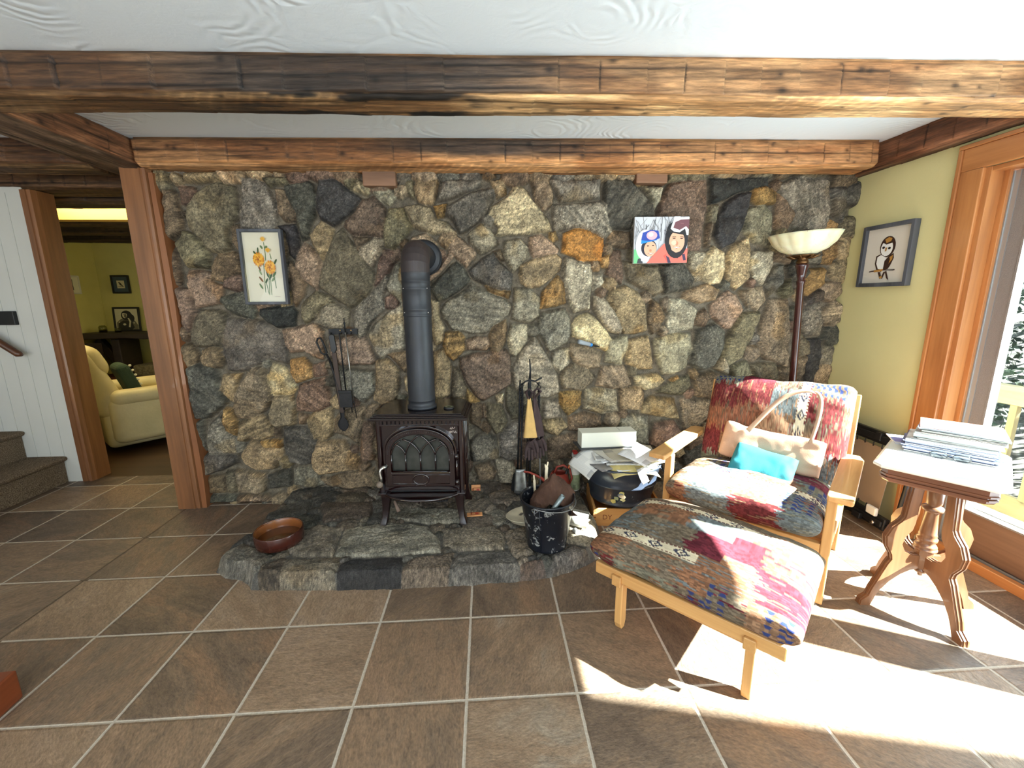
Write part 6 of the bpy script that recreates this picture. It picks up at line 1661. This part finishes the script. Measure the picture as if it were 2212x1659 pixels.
# ski photo canvas
sy = min(wall_y(x, z) for x in np.linspace(1.07, 1.42, 10) for z in np.linspace(1.63, 1.92, 8))-.003
sk = thing('photo_canvas', 'square photo canvas of two smiling skiers in helmets on the stone wall', 'photo', (1.062, sy-.02, 1.628)); sk.rotation_euler = (0, -.01, 0)
SW, SHh = .355, .288
MB().box((0, 0, 0), (SW, .02, SHh)).build('canvas', mat('canvas edge', (196, 192, 190), .7), sk)
it = [((206, 208, 214), [(0, 0), (1, 0), (1, 1), (0, 1)])]
rs = np.random.RandomState(12)
for k in range(46):
    x = rs.uniform(0, .98); y = rs.uniform(.55, .95); w_ = rs.uniform(.004, .016); c = int(rs.uniform(84, 160))
    it.append(((c, c, c+4), stroke([(x, y-.25), (x+rs.uniform(-.05, .05), y-.05), (x+rs.uniform(-.09, .09), min(1., y+.12))], w_)))
SKN, SKD = (236, 180, 150), (206, 140, 112)
it += [((226, 228, 232), ell(.78, .62, .09, .5)), ((120, 200, 140), [(.0, .0), (.0, .30), (.08, .30), (.16, .06), (.14, 0)]), ((70, 72, 76), [(.06, 0), (.08, .10), (.16, .12), (.17, 0)]),
       ((232, 232, 236), ell(.20, .40, .17, .33)), ((222, 222, 228), [(.1, .3), (.14, .05), (.28, 0), (.30, .16), (.22, .3)]), ((44, 44, 60), ell(.275, .33, .145, .185)), (SKN, ell(.30, .31, .115, .165)),
       ((40, 140, 220), [(.125, .42), (.42, .50), (.41, .56), (.13, .52)]), ((52, 78, 170), [(.125, .50), (.15, .66), (.30, .72), (.44, .70), (.475, .54), (.38, .50), (.26, .48)]), ((226, 178, 192), ell(.32, .60, .10, .095)), ((240, 208, 214), ell(.30, .62, .05, .05)),
       (SKD, ell(.305, .275, .022, .03)), ((60, 44, 40), ell(.255, .375, .02, .012)), ((60, 44, 40), ell(.35, .385, .02, .012)), ((250, 246, 240), ell(.315, .215, .055, .022, 14, PI, 2*PI)), ((170, 80, 80), stroke([(.26, .215), (.315, .19), (.37, .222)], .010)),
       ((240, 118, 104), [(.24, 0), (.36, .17), (.55, .42), (.68, .40), (.72, .2), (.95, .3), (1, .32), (1, 0)]), ((222, 96, 86), [(.55, .16), (.62, .02), (.66, .02), (.60, .2)]), ((70, 60, 86), [(.60, .16), (.64, .0), (.70, .0), (.66, .12)]), ((70, 60, 86), [(.9, .18), (.93, .05), (.98, .06), (.95, .2)]),
       ((44, 42, 46), ell(.78, .50, .215, .40)), ((30, 30, 34), ell(.76, .68, .17, .22)), (SKN, ell(.79, .46, .145, .235)), ((44, 42, 46), [(.62, .30), (.68, .15), (.82, .10), (.93, .22), (.92, .34), (.86, .25), (.78, .22), (.70, .28), (.66, .42)]),
       ((44, 42, 46), [(.6, .72), (.66, .66), (.80, .63), (.95, .60), (.97, .7), (.8, .8)]), ((238, 238, 240), [(.66, .74), (.70, .90), (.80, .97), (1, .99), (1, .60), (.965, .60), (.93, .74), (.83, .66), (.72, .68)]), ((116, 76, 84), [(.71, .76), (.74, .88), (.84, .93), (1, .94), (1, .72), (.945, .79), (.83, .71)]), ((150, 104, 110), [(.84, .86), (.90, .85), (.90, .84), (.84, .85)]),
       (SKD, ell(.79, .42, .025, .05)), ((66, 50, 44), ell(.735, .535, .03, .013)), ((66, 50, 44), ell(.875, .53, .028, .013)), ((110, 76, 60), stroke([(.70, .56), (.735, .575), (.77, .56)], .012)), ((110, 76, 60), stroke([(.845, .56), (.88, .57), (.91, .555)], .012)),
       ((252, 248, 244), ell(.79, .345, .062, .030, 14, PI, 2*PI)), ((176, 88, 84), stroke([(.725, .35), (.79, .312), (.855, .352)], .010)), ((248, 206, 180), ell(.735, .44, .05, .05)), ((214, 152, 122), stroke([(.78, .50), (.775, .42), (.80, .405)], .008))]
def clipu(pts): return [(min(max(u, 0), 1), min(max(v, 0), 1)) for u, v in pts]
o = art([(c, clipu(p)) for c, p in it], SW, SHh).build('print', M_PAINTED, sk); o.location = (0, -.0006, 0)
# owl on the yellow wall (faces -x)
ow_ = thing('framed_owl_picture', 'charcoal framed picture of an owl on a branch on the yellow wall', 'framed picture', (2.552, 1.075, 1.467), -PI/2)
OW, OH = .338, .374
f = MB(); frame_box(f, OW, OH, .022, 0, .036); f.build('frame', M_FRAMEG, ow_, bevel=.002)
MB().box((.02, .022, .02), (OW-.02, .035, OH-.02)).build('backing', mat('grey white paper', (216, 208, 196), .8), ow_)
BR, GO, WH = (58, 34, 22), (176, 128, 60), (240, 238, 234)
it = [(BR, ell(.50, .655, .175, .190)), (WH, ell(.485, .63, .135, .145)), (BR, [(.40, .80), (.50, .84), (.62, .80), (.62, .72), (.46, .695), (.38, .74)]), (GO, [(.42, .79), (.5, .825), (.58, .80), (.56, .75), (.46, .72)]),
      (BR, [(.27, .50), (.26, .36), (.32, .24), (.44, .20), (.44, .5), (.36, .53)]), (WH, [(.30, .48), (.295, .36), (.35, .26), (.5, .24), (.54, .36), (.50, .46), (.38, .515)]), (BR, [(.48, .40), (.56, .48), (.66, .53), (.68, .44), (.62, .30), (.56, .22), (.47, .25)]), (GO, [(.58, .46), (.655, .5), (.65, .42), (.58, .34), (.6, .42)]),
      (BR, stroke([(.15, .215), (.25, .225), (.5, .235), (.74, .225)], .022)), (GO, [(.26, .24), (.48, .255), (.46, .215), (.27, .2)]), ((120, 116, 112), [(.54, .245), (.72, .225), (.72, .205), (.55, .22)]),
      (BR, [(.36, .2), (.43, .07), (.47, .09), (.42, .2)]), (BR, [(.54, .2), (.49, .07), (.45, .09), (.50, .2)]), (BR, [(.56, .22), (.64, .04), (.58, .08), (.53, .2)]), (GO, ell(.45, .10, .035, .022)), ((30, 20, 16), ell(.415, .645, .032, .022)), ((30, 20, 16), ell(.55, .625, .032, .022)), (GO, [(.46, .64), (.50, .64), (.49, .58), (.455, .57)])]
o = art(it, OW-.044, OH-.044).build('owl_print', M_PAINTED, ow_); o.location = (.022, .0205, .022)

# ================================================================ NEXT ROOM: RECLINER, CONSOLE, PICTURES
M_CREAML = mat('cream leather', (198, 184, 138), .55, var=.08, scale=8, bump=.12, bscale=40)
rc = thing('recliner', 'cream leather recliner chair in the next room', 'recliner', (-3.60, 2.66, 0), .86)
def puff(name, lo, hi, bev, rotv=None, loc=None, sub=2):
    o = MB().box(lo, hi).build(name, M_CREAML, rc, bevel=bev, seg=5)
    for p_ in o.data.polygons: p_.use_smooth = True
    if rotv: o.rotation_euler = rotv
    if loc: o.location = loc
    return o
puff('base', (-.16, -.36, .05), (.62, .36, .40), .05)
puff('arm', (-.12, -.46, .10), (.66, -.30, .52), .06)
puff('arm', (-.12, .30, .10), (.66, .46, .52), .06)
puff('arm_pad', (-.10, -.48, .46), (.68, -.28, .60), .065)
puff('arm_pad', (-.10, .28, .46), (.68, .48, .60), .065)
puff('seat_cushion', (-.05, -.29, .36), (.62, .29, .50), .06)
puff('back', (-.14, -.38, 0), (.10, .38, .66), .09, (0, -.36, 0), (-.03, 0, .36))
puff('back_pillow', (-.10, -.36, .40), (.17, .36, .72), .11, (0, -.36, 0), (-.03, 0, .32))
puff('back_shell', (-.20, -.34, .06), (-.13, .34, .62), .03, (0, -.30, 0), (-.06, 0, .04))
t = thing('green_pillow', 'dark green pillow propped in the cream recliner', 'pillow', (-3.52, 2.76, .60)); t.rotation_euler = (0, -.3, .86)
o = MB().box((-.06, -.17, -.10), (.05, .17, .22)).build('pad', mat('dark green cloth', (44, 62, 44), .9), t, bevel=.05, seg=4)
pd = MB()
for k in range(6): pd.ball((.052, -.165, -.06+.05*k), .012, 5)
pd.build('pompoms', mat('cream pompoms', (206, 200, 170), .9), t)
t = thing('remote_control', 'black remote control on the arm of the cream recliner', 'remote', (-2.97, 2.78, .602), .9)
MB().box((-.08, -.02, 0), (.08, .02, .016)).build('body', M_BLACKPLASTIC, t, bevel=.004)
M_RUSTIC = wood('dark rustic slab', (34, 26, 20), (58, 44, 34), 'x', 6, .6)
cs_ = thing('console_table', 'dark rustic slab console table against the far yellow wall', 'console table', (-4.95, 4.72, 0))
MB().prism([(-.60, .90), (-.62, .985), (.9, .985), (.9, .91), (.3, .90), (0, .915)], -.24, .24, 'y').build('slab_top', M_RUSTIC, cs_, bevel=.012)
for x in (-.12, .8): MB().box((x-.06, -.18, 0), (x+.05, .18, .90)).build('leg', M_RUSTIC, cs_, bevel=.01)
MB().bar((-.48, 0, .88), (-.14, 0, .40), .09, .1).build('brace', M_RUSTIC, cs_, bevel=.008)
MB().box((-.5, -.2, .33), (.85, .2, .37)).build('shelf', wood('reddish shelf', (78, 44, 28), (104, 62, 40), 'x', 6, .5), cs_, bevel=.006)
t = thing('wicker_basket', 'low woven basket on the shelf of the rustic console table', 'basket', (-4.72, 4.72, .37))
MB().box((-.2, -.16, 0), (.22, .16, .16)).build('weave', mat('grey wicker', (120, 110, 82), .9, var=.4, scale=40, bump=.8, bscale=90), t, bevel=.03, seg=3)
t = thing('dark_cabinet', 'dark low cabinet left of the console table in the next room', 'cabinet', (-5.33, 4.2, 0))
MB().box((-.18, -.25, 0), (.16, .25, .86)).build('carcass', M_RUSTIC, t, bevel=.008); MB().box((-.15, -.258, .1), (.13, -.25, .8)).build('door', wood('cabinet door', (50, 34, 24), (76, 54, 38), 'z', 6, .5), t, bevel=.004); MB().ball((.10, -.268, .5), .012, 6).build('knob', M_BRONZE, t)
M_JAR = glass_mat('jar glass', (226, 226, 196), 1.2)
for x, r_, h_, lab in ((-5.30, .045, .10, 'squat glass jar with a dark lid on the left end of the console table'), (-5.10, .035, .06, 'small glass cup on the console table beside the portrait')):
    t = thing('glass_jar', lab, 'jar', (x, 4.66, .985)); MB().lathe([(0, 0), (r_, 0), (r_, h_*.8), (r_*.7, h_), (r_*.65, h_), (r_*.9, h_*.78), (r_*.9, .006), (0, .006)], n=24).build('vessel', M_JAR, t)
    MB().lathe([(0, .008), (r_*.8, .008), (r_*.8, h_*.35), (0, h_*.35)], n=20).build('contents', mat('dark filling', (60, 50, 36), .8), t)
# portrait photo standing on the console
t = thing('portrait_photo', 'black framed vintage portrait of a person standing on the console table', 'framed picture', (-5.36, 4.92, .985), 0); t.rotation_euler = (-.06, 0, 0)
f = MB(); frame_box(f, .37, .35, .025, 0, .02); f.build('frame', M_BLACKPLASTIC, t, bevel=.002)
MB().box((.02, .01, .02), (.35, .018, .33)).build('backing', mat('sepia paper', (206, 200, 160), .8), t)
DK, MD, LT = (46, 44, 36), (110, 104, 82), (206, 198, 158)
it = [(MD, [(.03, 0), (.05, .35), (.25, .52), (.6, .55), (.85, .42), (.97, .2), (.97, 0)]), (DK, [(.1, 0), (.12, .3), (.35, .45), (.7, .4), (.8, .1), (.7, 0)]), (DK, ell(.50, .68, .24, .24)), (DK, ell(.68, .55, .16, .2)), (LT, ell(.42, .70, .105, .15)), (DK, [(.30, .80), (.45, .90), (.60, .82), (.52, .76), (.4, .80)]), (MD, ell(.45, .66, .05, .10)), (DK, ell(.385, .72, .022, .012)), (DK, ell(.465, .71, .022, .012)), (DK, ell(.43, .62, .03, .010)), (LT, [(.62, .1), (.68, .4), (.6, .55), (.54, .56), (.60, .36), (.54, .12)]), (LT, ell(.38, .25, .07, .05)), (LT, ell(.16, .36, .03, .03)), (LT, ell(.8, .32, .03, .03))]
o = art(it, .32, .30).build('portrait_print', M_PAINTED, t); o.location = (.025, .0085, .025)
t = thing('bird_picture', 'small dark framed print of a bird on a branch on the far wall', 'framed picture', (-5.335, 4.975, 1.53), 0)
f = MB(); frame_box(f, .25, .258, .022, 0, .02); f.build('frame', M_BLACKPLASTIC, t, bevel=.002)
MB().box((.02, .012, .02), (.23, .018, .238)).build('mat_board', mat('blue grey mat', (70, 84, 86), .8), t)
it = [((214, 204, 160), [(.25, .25), (.75, .25), (.75, .75), (.25, .75)]), ((70, 62, 48), [(.36, .62), (.42, .66), (.50, .60), (.62, .42), (.66, .34), (.56, .40), (.44, .46), (.40, .56)]), ((70, 62, 48), stroke([(.32, .36), (.5, .37), (.70, .36)], .02)), ((90, 80, 60), [(.32, .62), (.37, .63), (.37, .61)])]
o = art(it, .21, .218).build('bird_print', M_PAINTED, t); o.location = (.02, .0115, .02)
t = thing('white_framed_print', 'white framed print on the left wall of the next room, cut off by the post', 'framed picture', (-5.515, 4.36, 1.52), PI/2)
f = MB(); frame_box(f, .32, .245, .02, -.02, -.002); f.build('frame', mat('silver white frame', (214, 210, 190), .5), t, bevel=.002)
MB().box((.018, -.012, .018), (.302, -.004, .227)).build('mat_board', mat('white mat', (226, 222, 196), .8), t)
it = [((120, 116, 96), [(.15, .15), (.72, .15), (.72, .85), (.15, .85)]), ((70, 66, 58), [(.15, .15), (.72, .15), (.72, .4), (.5, .6), (.3, .45), (.15, .5)])]
o = art(it, .28, .205).build('landscape_print', M_PAINTED, t); o.location = (.02, -.0125, .02)
# ================================================================ CAMERA, LIGHT, WORLD
cam = bpy.data.cameras.new('camera'); co = bpy.data.objects.new('camera', cam); COL.objects.link(co)
cam.sensor_width = 36; cam.lens = CF/2212*36; cam.clip_start = .02; cam.clip_end = 200
r, d, f = AX_R, -AX_D, -AX_F
co.matrix_world = Matrix(((r[0], d[0], f[0], CPOS[0]), (r[1], d[1], f[1], CPOS[1]), (r[2], d[2], f[2], CPOS[2]), (0, 0, 0, 1)))
S.camera = co
SAZ, SEL = math.radians(25.5), math.radians(38)
SDIR = Vector((-math.cos(SAZ)*math.cos(SEL), math.sin(SAZ)*math.cos(SEL), -math.sin(SEL)))     # direction the light travels
sl = bpy.data.lights.new('sun', 'SUN'); so = bpy.data.objects.new('sun', sl); COL.objects.link(so)
sl.energy = 100; sl.angle = math.radians(.55); sl.color = (1, .98, .95)
so.rotation_euler = SDIR.to_track_quat('-Z', 'Y').to_euler(); so.location = (6, -3, 5)
W = bpy.data.worlds.new('sky'); S.world = W; W.use_nodes = True
bg = W.node_tree.nodes['Background']; bg.inputs[0].default_value = (.72, .86, 1, 1); bg.inputs[1].default_value = 2.2
def area(name, loc, rot, sx, sy, e, c):
    l = bpy.data.lights.new(name, 'AREA'); l.shape = 'RECTANGLE'; l.size = sx; l.size_y = sy; l.energy = e; l.color = c
    q = bpy.data.objects.new(name, l); q.location = loc; q.rotation_euler = rot; COL.objects.link(q); return q
area('fill_light_a', (-2.8, -4.45, 1.33), (PI/2+.8, 0, 0), 2.8, 1.5, 48, (.80, .90, 1))  # added fill lamp behind the viewer, tilted up to brighten the ceiling
area('fill_light_b', (.55, -4.45, 1.33), (PI/2+.75, 0, 0), 3.1, 1.5, 160, (.80, .90, 1))  # second, stronger added fill lamp, tilted up the same way
area('daylight_door', (2.95, -.66, 1.0), (PI/2+.55, 0, PI/2), 2.1, 1.7, 112, (.80, .93, 1))
area('next_room_window', (-2.15, 3.9, 1.5), (PI/2, 0, PI/2), 1.2, 1.1, 9, (1, .92, .68))
area('skylight_light', (-3.65, 2.78, 2.34), (0, 0, 0), 1.0, .55, 30, (1, .86, .48))
S.view_settings.view_transform = 'Standard'; S.view_settings.look = 'None'; S.view_settings.gamma = 1.; S.view_settings.use_curve_mapping = False
S.view_settings.exposure = 0.
S.cycles.max_bounces = 8; S.cycles.diffuse_bounces = 4; S.cycles.glossy_bounces = 3; S.cycles.transmission_bounces = 6; S.cycles.transparent_max_bounces = 10
S.cycles.caustics_reflective = False; S.cycles.caustics_refractive = False; S.cycles.sample_clamp_indirect = 6
S.cycles.use_denoising = True
S.cycles.use_adaptive_sampling = True; S.cycles.adaptive_threshold = .02
